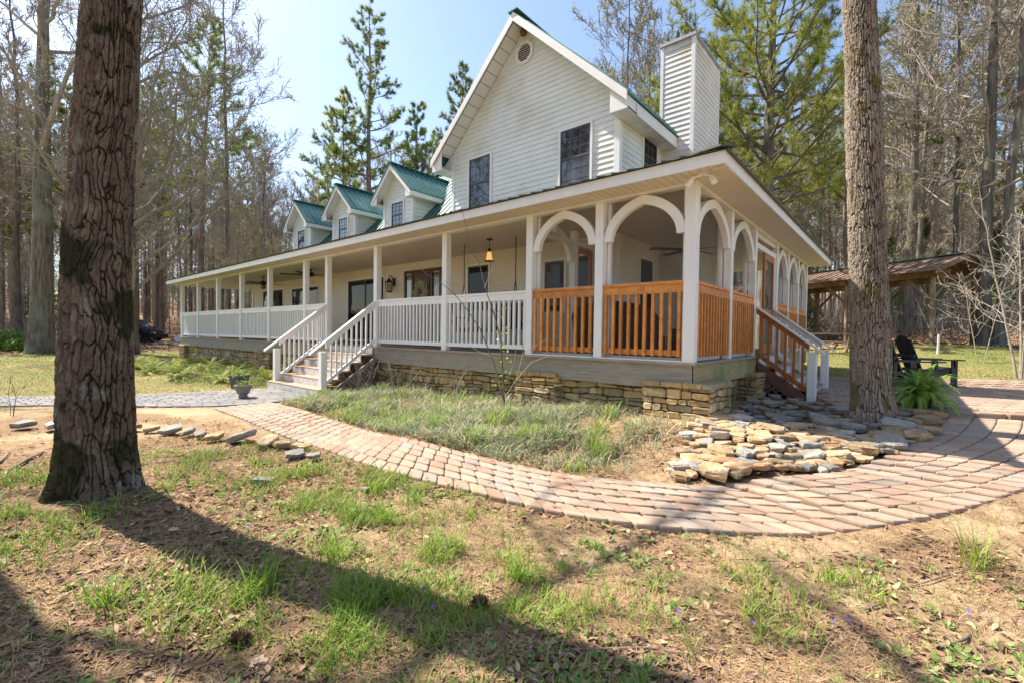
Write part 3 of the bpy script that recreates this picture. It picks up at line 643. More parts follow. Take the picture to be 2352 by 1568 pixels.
def pier(x0, x1, y0, y1, zb, zt, sides="fr", mul=1.0):
    core = MB(); core.box(x0+.03, x1-.03, y0+.03, y1-.03, zb, zt-.01); p = core.build("pier", MORTAR, house)
    s = MB(); zt_ = zt-.05
    stones(s, Vector((x0,y0+.03,0)), X, -Y, x1-x0, zb, zt_, .2, .085, mul=mul); stones(s, Vector((x1-.03,y0,0)), Y, X, y1-y0, zb, zt_, .2, .085, mul=mul)
    stones(s, Vector((x0+.03,y1,0)), -Y, -X, y1-y0, zb, zt_, .2, .085, mul=mul)
    s.build("pier_stones", STONE, p)
    c = MB(); k = x0-.02
    while k < x1:
        w = min(random.uniform(.25, .45), x1+.02-k); c.col(random.choice(PAL)); c.cbox(k+.004, k+w-.004, y0-.035, y1+.01, zt-.06, zt, .012); k += w
    c.build("cap_stone", STONE, p)
    return p
fo = MB(); fo.box(-23.0, 0.0, .08, .3, -.3, .66); fo.box(-.2, -.12, .3, 9.0, -.1, .66)
fnd = fo.build("foundation", MORTAR, house)
s = MB(); stones(s, Vector((-9.6,.08,0)), X, -Y, 9.55, -.12, .64, .21, .115, .055); stones(s, Vector((-.12,.2,0)), Y, X, 8.6, .0, .64, .22, .12, .05); s.build("foundation_stones", STONE, fnd)
s = MB(); stones(s, Vector((-23.0,.08,0)), X, -Y, 13.4, -.2, .62, .3, .17, .05); s.build("foundation_stones", STONE, fnd)
pier(-.58, .32, -.12, .75, -.02, .70, mul=1.1); pier(-2.92, -2.08, -.12, .3, -.1, .69, mul=1.1); pier(-14.4, -13.2, -.1, .3, -.2, .66); pier(-23.2, -22.4, -.1, .5, -.2, .6); pier(-.25, .25, 2.6, 3.15, .0, .68); pier(-.25, .25, 5.2, 5.9, .0, .68)
# ================================================================== things on and around the porch
t = thing("pendant_lamp", "lit amber glass pendant lamp hanging from the porch ceiling", "pendant lamp", (-4.64, 1.0, CZ))
q = MB(); q.lathe([(.065,-.025),(.065,-.002)], 16); q.build("canopy", BRONZE, t)
q = MB(); q.tube([(0,0,-.02),(0,0,-.2)], .006, 6); q.build("cord", BLACK, t)
q = MB(); q.lathe([(.02,-.2),(.03,-.22),(.03,-.27),(.04,-.29)], 14); q.lathe([(.075,-.47),(.105,-.475),(.105,-.465),(.075,-.46)], 20); q.build("shade_ring", BRONZE, t)
q = MB(); q.lathe([(.042,-.28),(.055,-.36),(.075,-.46)], 18); q.build("lamp_glass", AMBER, t)
q = MB(); q.lathe([(.008,-.4),(.025,-.37),(.02,-.33),(.008,-.3)], 10); q.build("bulb", BULB, t)
def fan(x, y, label, zz=.35, blade=.62, rot=.3, light=True):
    t = thing("ceiling_fan", label, "ceiling fan", (x, y, CZ), rot, "ceiling fans on the porch")
    q = MB(); q.lathe([(.06,-.04),(.06,-.002)], 14); q.tube([(0,0,-.03),(0,0,-zz+.12)], .014, 8); q.build("downrod", BLACK, t)
    q = MB(); q.lathe([(.03,-zz+.14),(.11,-zz+.1),(.12,-zz+.02),(.06,-zz-.02)], 18); q.build("motor", BLACK, t)
    for k in range(5):
        a = 2*math.pi*k/5; u = Vector((math.cos(a), math.sin(a), 0)); v = Vector((-math.sin(a), math.cos(a), .2)).normalized()
        q = MB(); q.obox(u*.16-v*.06+Z*(-zz+.03), u*blade, v*.12, Z*.008); q.bar(Vector((0,0,-zz+.03))+u*.08, Vector((0,0,-zz+.03))+u*.2, .03, .01); q.build("blade", BRONZE, t)
    if light:
        q = MB(); q.lathe([(.05,-zz-.02),(.09,-zz-.06),(.1,-zz-.12),(.05,-zz-.17),(.0,-zz-.175)], 14); q.build("lamp_bowl", M("fan lamp glass", (.25,.17,.09), (.3,.2,.1), rough=.3), t)
fan(-16.3, .9, "black ceiling fan with a lamp below at the far end of the porch", .3, .62, .2)
fan(-12.74, 1.0, "slim dark ceiling fan without lamp between the two stair posts", .22, .75, .35, False)
fan(-.95, 2.6, "ceiling fan with amber lamp inside the screened corner porch", .42, .6, .1)
LEAFG = M("dusty wreath leaves", (.36,.4,.22), (.62,.63,.46), scale=14, rough=.8)
wr = MB()
for k in range(620):
    a = random.uniform(0, 2*math.pi); r = random.gauss(.225, .055); p = Vector((r*math.cos(a), -.03+random.gauss(0, .025), r*1.15*math.sin(a)))
    d = Vector((random.gauss(0,1), random.gauss(0,.6)-.3, random.gauss(0,1))).normalized()*.07; s_ = d.orthogonal().normalized()*.016
    wr.face([p, p+d*.5+s_, p+d, p+d*.5-s_])
wo = tag(wr.build("wreath", LEAFG, None, loc=(-8.27, FW-.06, 2.42)), "green leafy wreath hanging on the dark front door", "wreath")
# porch swing
SWW = M("dark swing wood", (.075,.035,.02), (.13,.06,.035), scale=6, rough=.6)
t = thing("porch_swing", "dark wooden porch swing with cushions hanging on chains", "porch swing", (-4.75, 1.1, 0))
q = MB()
for k in range(6): q.box(-.78, .78, -.25+k*.09, -.18+k*.09, 1.40, 1.425)
q.box(-.8, .8, -.27, -.24, 1.33, 1.42); q.build("seat", SWW, t)
q = MB()
for k in range(13): q.box(-.75+k*.12, -.69+k*.12, .24, .265, 1.42, 1.92)
q.box(-.8, .8, .235, .27, 1.88, 1.97); q.box(-.8, .8, .236, .27, 1.46, 1.54); q.build("backrest", SWW, t)
for sx in (-1, 1):
    q = MB(); q.box(sx*.78-.04, sx*.78+.04, -.27, .27, 1.64, 1.67); q.box(sx*.78-.03, sx*.78+.03, -.25, -.2, 1.42, 1.64); q.build("armrest", SWW, t)
    q = MB(); q.tube([(sx*.78,-.2,1.42),(sx*.77,0,2.4),(sx*.77,0,CZ-.002)], .011, 5); q.tube([(sx*.78,.22,1.42),(sx*.77,0,2.4)], .011, 5); q.build("chain", BRONZE, t)
for x, c, l in ((-.5,(.22,.27,.2),"sage cushion"),(-.2,(.5,.47,.4),"cream cushion"),(.35,(.3,.07,.05),"dull red cushion")):
    q = MB(); q.cbox(x-.2, x+.2, .06, .2, 1.44, 1.82, .05); o = q.build("cushion", M(l, c, tuple(1.2*k for k in c), scale=20, rough=.9), t, smooth=True); o['label'] = l
def chair(x, y, rz, label, m):
    t = thing("rocking_chair", label, "rocking chair", (x, y, DZ), rz, "chairs on the front porch")
    q = MB(); q.box(-.25,.25,-.25,.22,.40,.43); q.build("seat", m, t)
    q = MB()
    for k in range(6): q.bar((-.21+k*.085,.22,.43), (-.21+k*.085,.36,1.1), .05, .015, up=(0,1,0))
    q.bar((-.26,.36,1.09), (.26,.36,1.09), .03, .07); q.build("backrest", m, t)
    for sx in (-.25, .25):
        q = MB(); q.box(sx-.04, sx+.04, -.28, .27, .62, .645); q.build("armrest", m, t)
        for yy in (-.22, .2): q = MB(); q.box(sx-.02, sx+.02, yy-.02, yy+.02, .04, .62); q.build("leg", m, t)
        q = MB(); q.tube([(sx,-.42,.08),(sx,-.2,.03),(sx,0,.018),(sx,.25,.04),(sx,.5,.1)], .018, 6); q.build("rocker", m, t)
DKP = M("black chair paint", (.02,.02,.022), (.035,.035,.035), rough=.5)
chair(-6.75, 1.35, .25, "black rocking chair on the porch right of the front door", DKP)
chair(-10.2, 1.2, -.3, "black rocking chair on the porch in front of the sliding window", DKP)
def wicker(x, y, rz, w, label, name, cat):
    t = thing(name, label, cat, (x, y, DZ), rz, "wicker seats in the screened porch")
    N = 24; q = MB(); prev = None; hw = w/2
    for k in range(N+1):
        a = math.pi*(k/N); px = -hw*math.cos(a); py = -.36*math.sin(a)**.6 if 0 < k < N else 0
        hz = .62+.27*math.sin(a)**.9 if 0 < k < N else .55
        ring = [(px,py+.02,.08),(px*1.02,py-.02,.4),(px*1.04,py-.05,hz-.05),(px*1.03,py-.02,hz),(px*.97,py+.03,hz-.04),(px*.95,py+.06,.4)]
        if prev:
            for i in range(5): q.face([prev[i], ring[i], ring[i+1], prev[i+1]])
        prev = ring
    q.build("backrest", WICKER, t, smooth=True)
    q = MB(); q.cbox(-hw*.9, hw*.9, -.28, .42, .1, .36, .03); q.build("seat", WICKER, t)
    q = MB(); q.cbox(-hw*.82, hw*.82, -.24, .42, .365, .47, .04); q.build("cushion", M("dark seat cushion", (.05,.04,.035), (.08,.07,.06), rough=.9), t, smooth=True)
    for sx in (-1, 1):
        for yy in (-.2, .36): q = MB(); q.box(sx*hw*.85-.025, sx*hw*.85+.025, yy-.025, yy+.025, 0, .1); q.build("leg", WICKER, t)
wicker(-1.5, .8, 0.0, 1.5, "wide brown wicker settee behind the orange corner railing", "wicker_settee", "settee")
wicker(-.52, 1.9, .9, .85, "brown wicker armchair beside the settee in the screened porch", "wicker_armchair", "armchair")
# wasp nest
q = MB(); q.lathe([(.01,-.16),(.05,-.15),(.075,-.09),(.06,-.03),(.02,0)], 10); w_ = q.build("wasp_nest", M("papery nest", (.16,.07,.03), (.26,.12,.05), scale=20, rough=.9, bump=.8), None, smooth=True, loc=(-4.63, 2.02, 8.27)); tag(w_, "small brown wasp nest above the octagonal gable vent", "wasp nest")
# ================================================================== ground
def sstep(a, b, x): t = np.clip((x-a)/(b-a), 0, 1); return t*t*(3-2*t)
NEAR = [(-7.11,-3.44),(-5.24,-3.52),(-4.15,-3.55),(-3.14,-3.56),(-1.91,-3.64),(-1.3,-3.57),(-0.57,-3.42),(0.01,-3.33),(0.41,-3.21),(0.81,-3.0),(1.19,-2.73),(1.64,-2.43),(1.92,-2.22),(2.2,-1.96),(2.49,-1.6),(2.9,-0.92),(3.4,.2),(3.85,1.5),(4.1,2.6),(4.2,3.3)]
FAR = [(-7.18,-2.45),(-5.25,-2.54),(-4.28,-2.56),(-2.7,-2.65),(-2.01,-2.70),(-1.39,-2.70),(-0.6,-2.6),(-0.11,-2.42),(0.26,-2.22),(0.75,-1.99),(1.14,-1.74),(1.65,-1.18),(2.13,-0.2),(2.43,1.01),(2.6,2.2),(2.68,2.85)]
def resamp(pts, n):
    p = np.array(pts, float)
    for _ in range(3):                                     # corner cutting
        q = [p[0]]
        for a, b in zip(p[:-1], p[1:]): q += [a*.75+b*.25, a*.25+b*.75]
        q.append(p[-1]); p = np.array(q)
    d = np.r_[0, np.cumsum(np.hypot(*np.diff(p, axis=0).T))]; s = np.linspace(0, d[-1], n)
    return np.c_[np.interp(s, d, p[:,0]), np.interp(s, d, p[:,1])]
NN = 400; NE, FA = resamp(NEAR, NN), resamp(FAR, NN)
def seg_d(px, py, poly):                                   # distance to a polyline
    best = np.full(np.shape(px), 1e9)
    for a, b in zip(poly[:-1], poly[1:]):
        ax, ay = a; dx, dy = b[0]-ax, b[1]-ay; t = np.clip(((px-ax)*dx+(py-ay)*dy)/(dx*dx+dy*dy+1e-9), 0, 1)
        best = np.minimum(best, np.hypot(px-ax-t*dx, py-ay-t*dy))
    return best
def inside(px, py, poly):
    c = np.zeros(np.shape(px), bool); n = len(poly)
    for i in range(n):
        x1, y1 = poly[i]; x2, y2 = poly[(i+1) % n]
        if y1 == y2: continue
        c ^= ((y1 > py) != (y2 > py)) & (px < (x2-x1)*(py-y1)/(y2-y1)+x1)
    return c
PATHPOLY = [tuple(p) for p in NE[::8]]+[tuple(p) for p in FA[::-8]]
WALK = [(-9.35,-1.6),(-9.6,-2.5),(-9.75,-3.6),(-10.3,-4.6),(-11.48,-5.87),(-13.5,-8.2),(-12.2,-8.6),(-9.93,-5.91),(-8.7,-4.75),(-7.31,-3.45),(-7.15,-2.45),(-7.15,-1.6)]
PO, PU, PV = Vector((2.2,2.72)), Vector((.94,.34)), Vector((-.34,.94))
PATIO = [tuple(PO+PU*a+PV*b) for a, b in ((-.9,0),(7,0),(7,4.95),(-.1,4.95),(-.6,2.2))]
ROCKS = [(.52,-1.92),(1.05,-1.68),(1.62,-1.08),(2.1,-.12),(2.38,.95),(2.5,2.1),(2.45,2.6),(1.3,2.75),(1.0,3.0),(.25,2.6),(.35,.5),(.12,.3),(.3,-.4),(.36,-1.2)]
BED = [(-7.0,-2.35),(-5.2,-2.45),(-4.2,-2.45),(-2.7,-2.55),(-1.4,-2.62),(-.6,-2.5),(-.15,-2.3),(.3,-1.6),(.1,-.2),(-2,.1),(-7.0,.1),(-7.1,-1.4)]
def off_paving(x, y):
    return ~(inside(x, y, PATHPOLY) | inside(x, y, WALK) | inside(x, y, PATIO))
def zones(x, y):
    n = fbm(x*.35, y*.35, 3.1, 4); n2 = fbm(x*1.3+9, y*1.3, 7.7, 4); n3 = fbm(x*.12, y*.12, 1.7, 3)
    left = sstep(-8.5, -11, x+1.5*(n-.5)) * (1-sstep(30, 36, -x+8*(n3-.5))) * (1-sstep(6, 12, y))
    right = sstep(7.2, 9, y+.8*(n-.5)+np.where(x > 2.5, .0, 0))*sstep(-6, -3, x)*(1-sstep(15.5, 20, y+5*(n3-.5)))
    right = np.maximum(right, sstep(5.0, 6.5, x)*sstep(-2, 0, y)*(1-sstep(15, 20, y)))
    lawn = np.clip(left+right, 0, 1)
    woods = np.maximum(sstep(28, 35, -x+8*(n3-.5)), sstep(15, 20, y+5*(n3-.5)))
    front = (1-lawn)*(1-woods)
    d = np.hypot(x+2.8, (y+5.5)*.8)
    litter = np.clip(woods*.9 + front*np.clip((1-sstep(1.2, 3.4, d))*.75 + sstep(.48, .62, n2)*.8 + .35*sstep(-4.0, -5.0, y-.25*x), 0, 1), 0, 1)
    bedm = inside(x, y, BED)*(1-sstep(-.9, .1, x))
    litter = np.maximum(litter, .6*bedm)
    litter = np.where(inside(x, y, ROCKS), .95, litter)
    litter = np.where(off_paving(x, y), litter, .75)
    sand = front*sstep(.45, .66, fbm(x*.8-4, y*.8+3, 9.2, 4))*(1-litter*.7)
    return lawn, litter, sand
n = 500; T = math.asinh(420/4.0); tt = np.linspace(-T, T, n); ax = 4*np.sinh(tt)
gx, gy = np.meshgrid(ax-.3, ax-3.2); gh = g(gx, gy); dist_ = np.hypot(gx-2, gy+6)
micro = (fbm(gx*1.1, gy*1.1, .3, 4)-.5)*.09*sstep(400, 30, dist_)+(fbm(gx*6, gy*6, 5.3, 3)-.5)*.03*sstep(20, 6, dist_)
pav = ~off_paving(gx, gy)
gh = gh + np.where(pav, .008, micro*.8-.008)
gh = gh + sstep(60, 200, dist_)*3*fbm(gx*.01, gy*.01, 4.4, 3)
for tx, ty, tr_ in ((-2.83,-5.56,.4),(1.87,1.34,.3)): gh += .07*np.exp(-((gx-tx)**2+(gy-ty)**2)/(2*(tr_*1.3)**2))
V = np.stack([gx, gy, gh], -1).reshape(-1, 3); ii = np.arange(n*n).reshape(n, n)
F = np.stack([ii[:-1,:-1], ii[:-1,1:], ii[1:,1:], ii[1:,:-1]], -1).reshape(-1, 4)
def groundmat():
    m = bpy.data.materials.new("ground"); m.use_nodes = True; nt = m.node_tree; L = nt.links.new; b = nt.nodes["Principled BSDF"]; b.inputs["Roughness"].default_value = .95; b.inputs["Specular IOR Level"].default_value = .15
    tc = nd(nt, "ShaderNodeTexCoord"); at = nd(nt, "ShaderNodeAttribute", attribute_name="zone"); sp = nd(nt, "ShaderNodeSeparateColor"); L(at.outputs["Color"], sp.inputs[0])
    def noise(sc, det=6, st=None):
        z = nd(nt, "ShaderNodeTexNoise"); z.inputs["Scale"].default_value = sc; z.inputs["Detail"].default_value = det; z.inputs["Roughness"].default_value = .65
        if st: mp = nd(nt, "ShaderNodeMapping"); mp.inputs["Scale"].default_value = st; mp.inputs["Rotation"].default_value = (0,0,.5); L(tc.outputs["Object"], mp.inputs[0]); L(mp.outputs[0], z.inputs[0])
        else: L(tc.outputs["Object"], z.inputs[0])
        return z.outputs[0]
    def ramp(f, stops):
        r = nd(nt, "ShaderNodeValToRGB"); e = r.color_ramp.elements
        while len(e) < len(stops): e.new(.5)
        for q, (p, c) in zip(e, stops): q.position = p; q.color = (*c, 1)
        L(f, r.inputs[0]); return r.outputs[0]
    def mix(f, a, c):
        x = nd(nt, "ShaderNodeMix", data_type='RGBA'); L(f, x.inputs[0]); L(a, x.inputs[6]); L(c, x.inputs[7]); return x.outputs[2]
    dirt = ramp(noise(7, 9), [(.3, (.22,.14,.078)), (.5, (.37,.26,.15)), (.7, (.48,.365,.22))])
    sand = ramp(noise(16, 8), [(.3, (.4,.27,.15)), (.7, (.56,.42,.265))])
    lit = ramp(noise(22, 9, (1,1,1)), [(.3, (.09,.052,.032)), (.48, (.22,.13,.075)), (.62, (.34,.22,.125)), (.74, (.44,.33,.21))])
    law = ramp(noise(30, 9), [(.3, (.1,.11,.03)), (.5, (.22,.2,.07)), (.7, (.36,.29,.13))])
    lp = ramp(noise(.35, 5), [(.42, (.12,.16,.035)), (.6, (.34,.26,.12))])
    law2 = nd(nt, "ShaderNodeMix", data_type='RGBA'); law2.inputs[0].default_value = .5; L(law, law2.inputs[6]); L(lp, law2.inputs[7])
    c = mix(sp.outputs[2], dirt, sand); c = mix(sp.outputs[1], c, lit); c = mix(sp.outputs[0], c, law2.outputs[2])
    L(c, b.inputs["Base Color"])
    bp = nd(nt, "ShaderNodeBump"); bp.inputs["Strength"].default_value = .9; bp.inputs["Distance"].default_value = .035; L(noise(26, 10), bp.inputs["Height"]); L(bp.outputs[0], b.inputs["Normal"])
    return m
ground = raw("ground", V, F, groundmat(), smooth=True); kin(ground, "structure")
zl = zones(gx, gy); at = ground.data.attributes.new("zone", 'FLOAT_COLOR', 'POINT'); a = np.ones((n*n, 4), np.float32)
for i in range(3): a[:, i] = zl[i].ravel()
at.data.foreach_set("color", a.ravel())
# ================================================================== paving
PAVE = M("concrete pavers", (.82,.82,.82), (1,1,1), scale=14, rough=.85, bump=.35, bscale=60, tint=True, dist=.006, c3=(.7,.68,.66), s3=2.5, t3=(.5,.75))
PCOL = [tuple(k*f for k, f in zip(c, (.88, .82, .78))) for c in [(.45,.325,.24),(.43,.34,.26),(.38,.325,.275),(.48,.365,.265),(.42,.29,.215),(.45,.37,.29),(.41,.32,.25)]]
def paver(mb, q, th=.06, up=.03, gap=.004, cols=PCOL):
    """q: four plan corners; rounded worn top"""
    c = sum((Vector(p) for p in q), Vector((0,0)))/4; z0 = gz(c.x, c.y)+up+random.uniform(-.002, .002)
    tx, ty = random.uniform(-.006, .006), random.uniform(-.006, .006); v = random.uniform(.9, 1.1); b = random.choice(cols); mb.col(tuple(k*v for k in b))
    P = []
    for sc_, zz in ((1, -th), (1, -.016), (.93, -.004), (.8, 0)):
        for p in [Vector(q[k]).lerp(Vector(q[(k+j) % 4]), f_) for k in range(4) for j, f_ in ((-1, .13), (1, .09))]:
            d = Vector(p)-c; L_ = d.length; d2 = d*(1-gap/L_)*sc_ if sc_ == 1 else d*(1-gap/L_) - d.normalized()*(.006 if sc_ == .93 else .017)
            w = c+d2; P.append((w.x, w.y, gz(w.x, w.y)*.0+z0+zz+tx*d2.x+ty*d2.y))
    mb.faces(P, [(k*8+i, k*8+(i+1) % 8, k*8+8+(i+1) % 8, k*8+8+i) for k in range(3) for i in range(8)]+[tuple(range(24, 32))])
def at_path(s, t): i = min(max(s, 0), 1)*(NN-1); k = min(int(i), NN-2); f = i-k; a = NE[k]*(1-f)+NE[k+1]*f; b = FA[k]*(1-f)+FA[k+1]*f; return Vector(a*(1-t)+b*t)
mb = MB(); rows = [0, .2, .36, .52, .68, .84, 1.0]
for r in range(6):
    t0, t1 = rows[r], rows[r+1]; Lr = sum(np.hypot(*np.diff(NE*(1-t0)+FA*t0, axis=0).T)); L_ = .175 if r == 0 else .205
    s = -(r % 2)*.5*L_/Lr
    while s < 1:
        e = s+L_*random.uniform(.93, 1.07)/Lr; a, b = max(s, 0), min(e, 1)
        if b-a > .003: paver(mb, [at_path(a,t0), at_path(b,t0), at_path(b,t1), at_path(a,t1)], th=.075)
        s = e
path = kin(mb.build("paver_path", PAVE), "structure")
def strip(mb, left, right, rows, L_, **k):
    A, B = resamp(left, 200), resamp(right, 200); Lr = np.hypot(*np.diff((A+B)/2, axis=0).T).sum()
    def at_(s, t): i = min(int(s*199), 199); return Vector(A[i]*(1-t)+B[i]*t)
    for r in range(rows):
        s = -(r % 2)*.5*L_/Lr
        while s < 1:
            e = s+L_*random.uniform(.93, 1.07)/Lr; a, b = max(s, 0), min(e, 1)
            if b-a > .012: paver(mb, [at_(a, r/rows), at_(b, r/rows), at_(b, (r+1)/rows), at_(a, (r+1)/rows)], **k)
            s = e
GPC = [(.21,.2,.2),(.24,.225,.215),(.2,.195,.2),(.26,.235,.22)]  # grey pavers darkened: the tree shade over the walkway is in their colour
mb = MB(); strip(mb, [(-7.15,-1.55),(-7.15,-2.45),(-7.31,-3.45),(-8.7,-4.75),(-9.93,-5.91),(-12.2,-8.6)], [(-9.35,-1.55),(-9.55,-2.5),(-9.75,-3.6),(-10.3,-4.6),(-11.48,-5.87),(-13.5,-8.2)], 9, .24, cols=GPC)
kin(mb.build("paver_walkway", PAVE), "structure")
mb = MB(); w, h = .34, .25; r = 0; y = 0
while y < 4.9:
    x = -.9-(r % 2)*w/2
    while x < 7:
        q = [PO+PU*a+PV*b for a, b in ((x,y),(x+w,y),(x+w,y+h),(x,y+h))]; c = (q[0]+q[2])/2
        if inside(np.array(c.x), np.array(c.y), PATIO): paver(mb, q, th=.14, up=.085, gap=.004)
        x += w
    y += h; r += 1
kin(mb.build("paver_patio", PAVE), "structure")
# ================================================================== fieldstones
RM = {"tan": M("tan fieldstone", (.32,.23,.13), (.46,.37,.24), scale=6, rough=.85, bump=.9, bscale=12, stretch=(1,1,3), dist=.03, rand=.25, c3=(.44,.26,.12), s3=4),
      "grey": M("grey fieldstone", (.22,.21,.2), (.37,.35,.32), scale=6, rough=.85, bump=.9, bscale=12, stretch=(1,1,3), dist=.03, rand=.25, c3=(.36,.31,.22), s3=4),
      "rust": M("rusty fieldstone", (.34,.18,.09), (.5,.31,.16), scale=6, rough=.85, bump=.9, bscale=12, dist=.02, rand=.2, c3=(.52,.4,.25), s3=4),
      "pale": M("pale fieldstone", (.38,.35,.29), (.52,.49,.42), scale=6, rough=.85, bump=.9, bscale=12, dist=.02, rand=.15, c3=(.5,.37,.22), s3=4)}
def rockmesh(m, sx, sy, sz, seed):
    r_ = random.Random(seed); k = r_.choice((5, 6, 6, 7)); mb = MB(); an = sorted((i+r_.uniform(-.3, .3))*2*math.pi/k for i in range(k)); rd = [r_.uniform(.72, 1.1) for _ in an]
    rings = []
    for sc_, zz in ((.86, -.5), (1.0, .0), (.99, .34), (.9, .5)):
        rings.append([(sx*.5*sc_*rd[i]*math.cos(an[i])+r_.uniform(-.03,.03)*sx, sy*.5*sc_*rd[i]*math.sin(an[i])+r_.uniform(-.03,.03)*sy, sz*(zz+r_.uniform(-.1,.1))) for i in range(k)])
    mb.v = [p for q in rings for p in q]+[(r_.uniform(-.1,.1)*sx, r_.uniform(-.1,.1)*sy, sz*(.52+r_.uniform(-.02,.1)))]
    mb.f = [(a*k+i, a*k+(i+1) % k, (a+1)*k+(i+1) % k, (a+1)*k+i) for a in range(3) for i in range(k)]+[(3*k+i, 3*k+(i+1) % k, 4*k) for i in range(k)]; mb.c = [(1,1,1)]*len(mb.f)
    me = bpy.data.meshes.new("fieldstone"); me.from_pydata(mb.v, [], mb.f); me.materials.append(m); me.update(); return me
RP = {c: [rockmesh(m, 1, .7, .22, hash(c) % 7*0+i+17*j) for i in range(5)] for j, (c, m) in enumerate(RM.items())}
TXY = (1.87, 1.34)
def rock(x, y, size, colr, where, dz=0.0, tilt=.16, k=None, rz=None, thick=1.0, grp="fieldstones of the rock garden"):
    me = random.choice(RP[colr]) if k is None else RP[colr][k]
    o = link("fieldstone", me); o.scale = (size, size, size*thick); o.location = (x, y, gz(x, y)+size*.10*thick+dz)
    o.rotation_euler = (random.uniform(-tilt, tilt), random.uniform(-tilt, tilt), random.uniform(0, 6.28) if rz is None else rz)
    sz = "large" if size > .42 else ("small" if size < .22 else "middle sized")
    return tag(o, f"{sz} {colr} fieldstone {where}", "rock", grp)
big = [(1.45,.62,.5,"grey"),(1.72,.62,.42,"grey"),(2.12,.95,.55,"grey"),(2.3,.55,.42,"rust"),(2.05,.35,.4,"tan"),(2.4,1.75,.45,"tan"),(2.42,2.25,.5,"rust"),(1.2,.25,.35,"tan"),(1.62,.05,.34,"pale"),(1.95,-.15,.32,"grey"),(1.35,.9,.4,"grey"),(1.5,1.9,.4,"grey"),(.62,.12,.42,"pale"),(.42,-.02,.36,"tan")]
placed = [(x, y, s*.5) for x, y, s, c in big]
for x, y, s, c in big: rock(x, y, s, c, "around the foot of the right tree trunk" if math.hypot(x-1.87, y-1.34) < 1.3 else "at the upper edge of the rock garden", .03, .1)
tries = 0
while len(placed) < 285 and tries < 60000:
    tries += 1; x, y = random.uniform(0, 2.7), random.uniform(-2, .35 if len(placed) < 205 and tries < 25000 else 3.2)
    if not inside(np.array(x), np.array(y), ROCKS) or math.hypot(x-1.87, y-1.34) < .42: continue
    s = random.choice((.2,.25,.3,.35,.42))*random.uniform(.85, 1.1) if y < .6 else random.choice((.18,.22,.27,.33))
    if any(math.hypot(x-a, y-b) < (.21 if y < .6 else .25)*(s+2*c) for a, b, c in placed): continue
    placed.append((x, y, s*.5))
    if y < -1.0: wh = "at the front edge of the rock garden beside the paver path"
    elif y < .25: wh = "in the sunlit middle of the rock garden" if x < 1.4 else "between the right trunk and the curved paver path"
    elif x < .8: wh = "in the shade beside the deck corner pier"
    else: wh = "in the shaded bed before the side steps" if y > 1.6 else "in the shaded part of the rock garden"
    rock(x, y, s, random.choices(("tan","grey","rust","pale"), (5,4,3,1) if y < .4 else (3,6,1.5,.3))[0], wh, random.uniform(.0, .05))
ES = [(-5.7,-4.82,.42),(-5.42,-4.66,.36),(-5.13,-4.5,.44),(-4.85,-4.4,.4),(-4.6,-4.33,.36),(-4.32,-4.24,.42),(-4.05,-4.05,.55),(-3.82,-3.98,.3),(-3.55,-3.92,.5),(-3.3,-3.86,.45),(-3.05,-3.75,.35),(-2.75,-3.95,.36),(-2.55,-3.85,.3),(-6.94,-5.75,.5),(-6.6,-5.5,.42),(-6.2,-5.2,.4)]
for i, (x, y, s) in enumerate(ES): rock(x, y, s*.72, random.choice(("grey","tan","grey","rust")), "left of the big trunk in the old border row" if x < -6 else "in the border row between the big trunk and the path", .03, .3, thick=.9, grp="border stones behind the big trunk")
for x, y, s in ((-1.35,-3.98,.14),(-2.2,-4.5,.2)): rock(x, y, s, "grey", "half buried in the grass before the path", .0, .1, grp="border stones behind the big trunk")
# ================================================================== trees
BARKL = M("brown furrowed bark", (.85,.85,.85), (1,1,1), scale=20, rough=.95, bump=.6, bscale=60, tint=True, dist=.008, spec=.15)
BARKG = M("grey bark", (.08,.068,.056), (.23,.2,.17), scale=13, rough=.95, bump=1, bscale=11, stretch=(1,1,.12), dist=.06, spec=.1, rand=.25, c3=(.2,.21,.16), s3=1.2)
BARKP = M("pine bark", (.17,.125,.095), (.31,.245,.2), scale=6, rough=.95, bump=1, bscale=10, stretch=(1,1,.3), dist=.04, spec=.1, rand=.2)
TWIG = M("bare twigs", (.27,.235,.2), (.43,.38,.33), scale=1.5, rough=.9, spec=.1, rand=.22)
TWIGP = M("pale bare branches", (.3,.26,.21), (.42,.37,.31), scale=4, rough=.9, spec=.1)
NEEDLE = M("pine needles", (.15,.2,.045), (.29,.34,.09), scale=.9, rough=.6, spec=.25, rand=.25, transl=.42, lo=.38, hi=.62)
NEEDLEY = M("sunlit yellow green needles", (.2,.24,.04), (.36,.37,.085), scale=.9, rough=.6, spec=.25, rand=.2, transl=.42)  # yellower needle green used on some of the pines
BUD = M("spring leaf buds", (.2,.21,.06), (.34,.3,.12), scale=2, rough=.7, spec=.2, rand=.2, transl=.3)
def rvec(r_): return Vector((r_.gauss(0,1), r_.gauss(0,1), r_.gauss(0,1)))
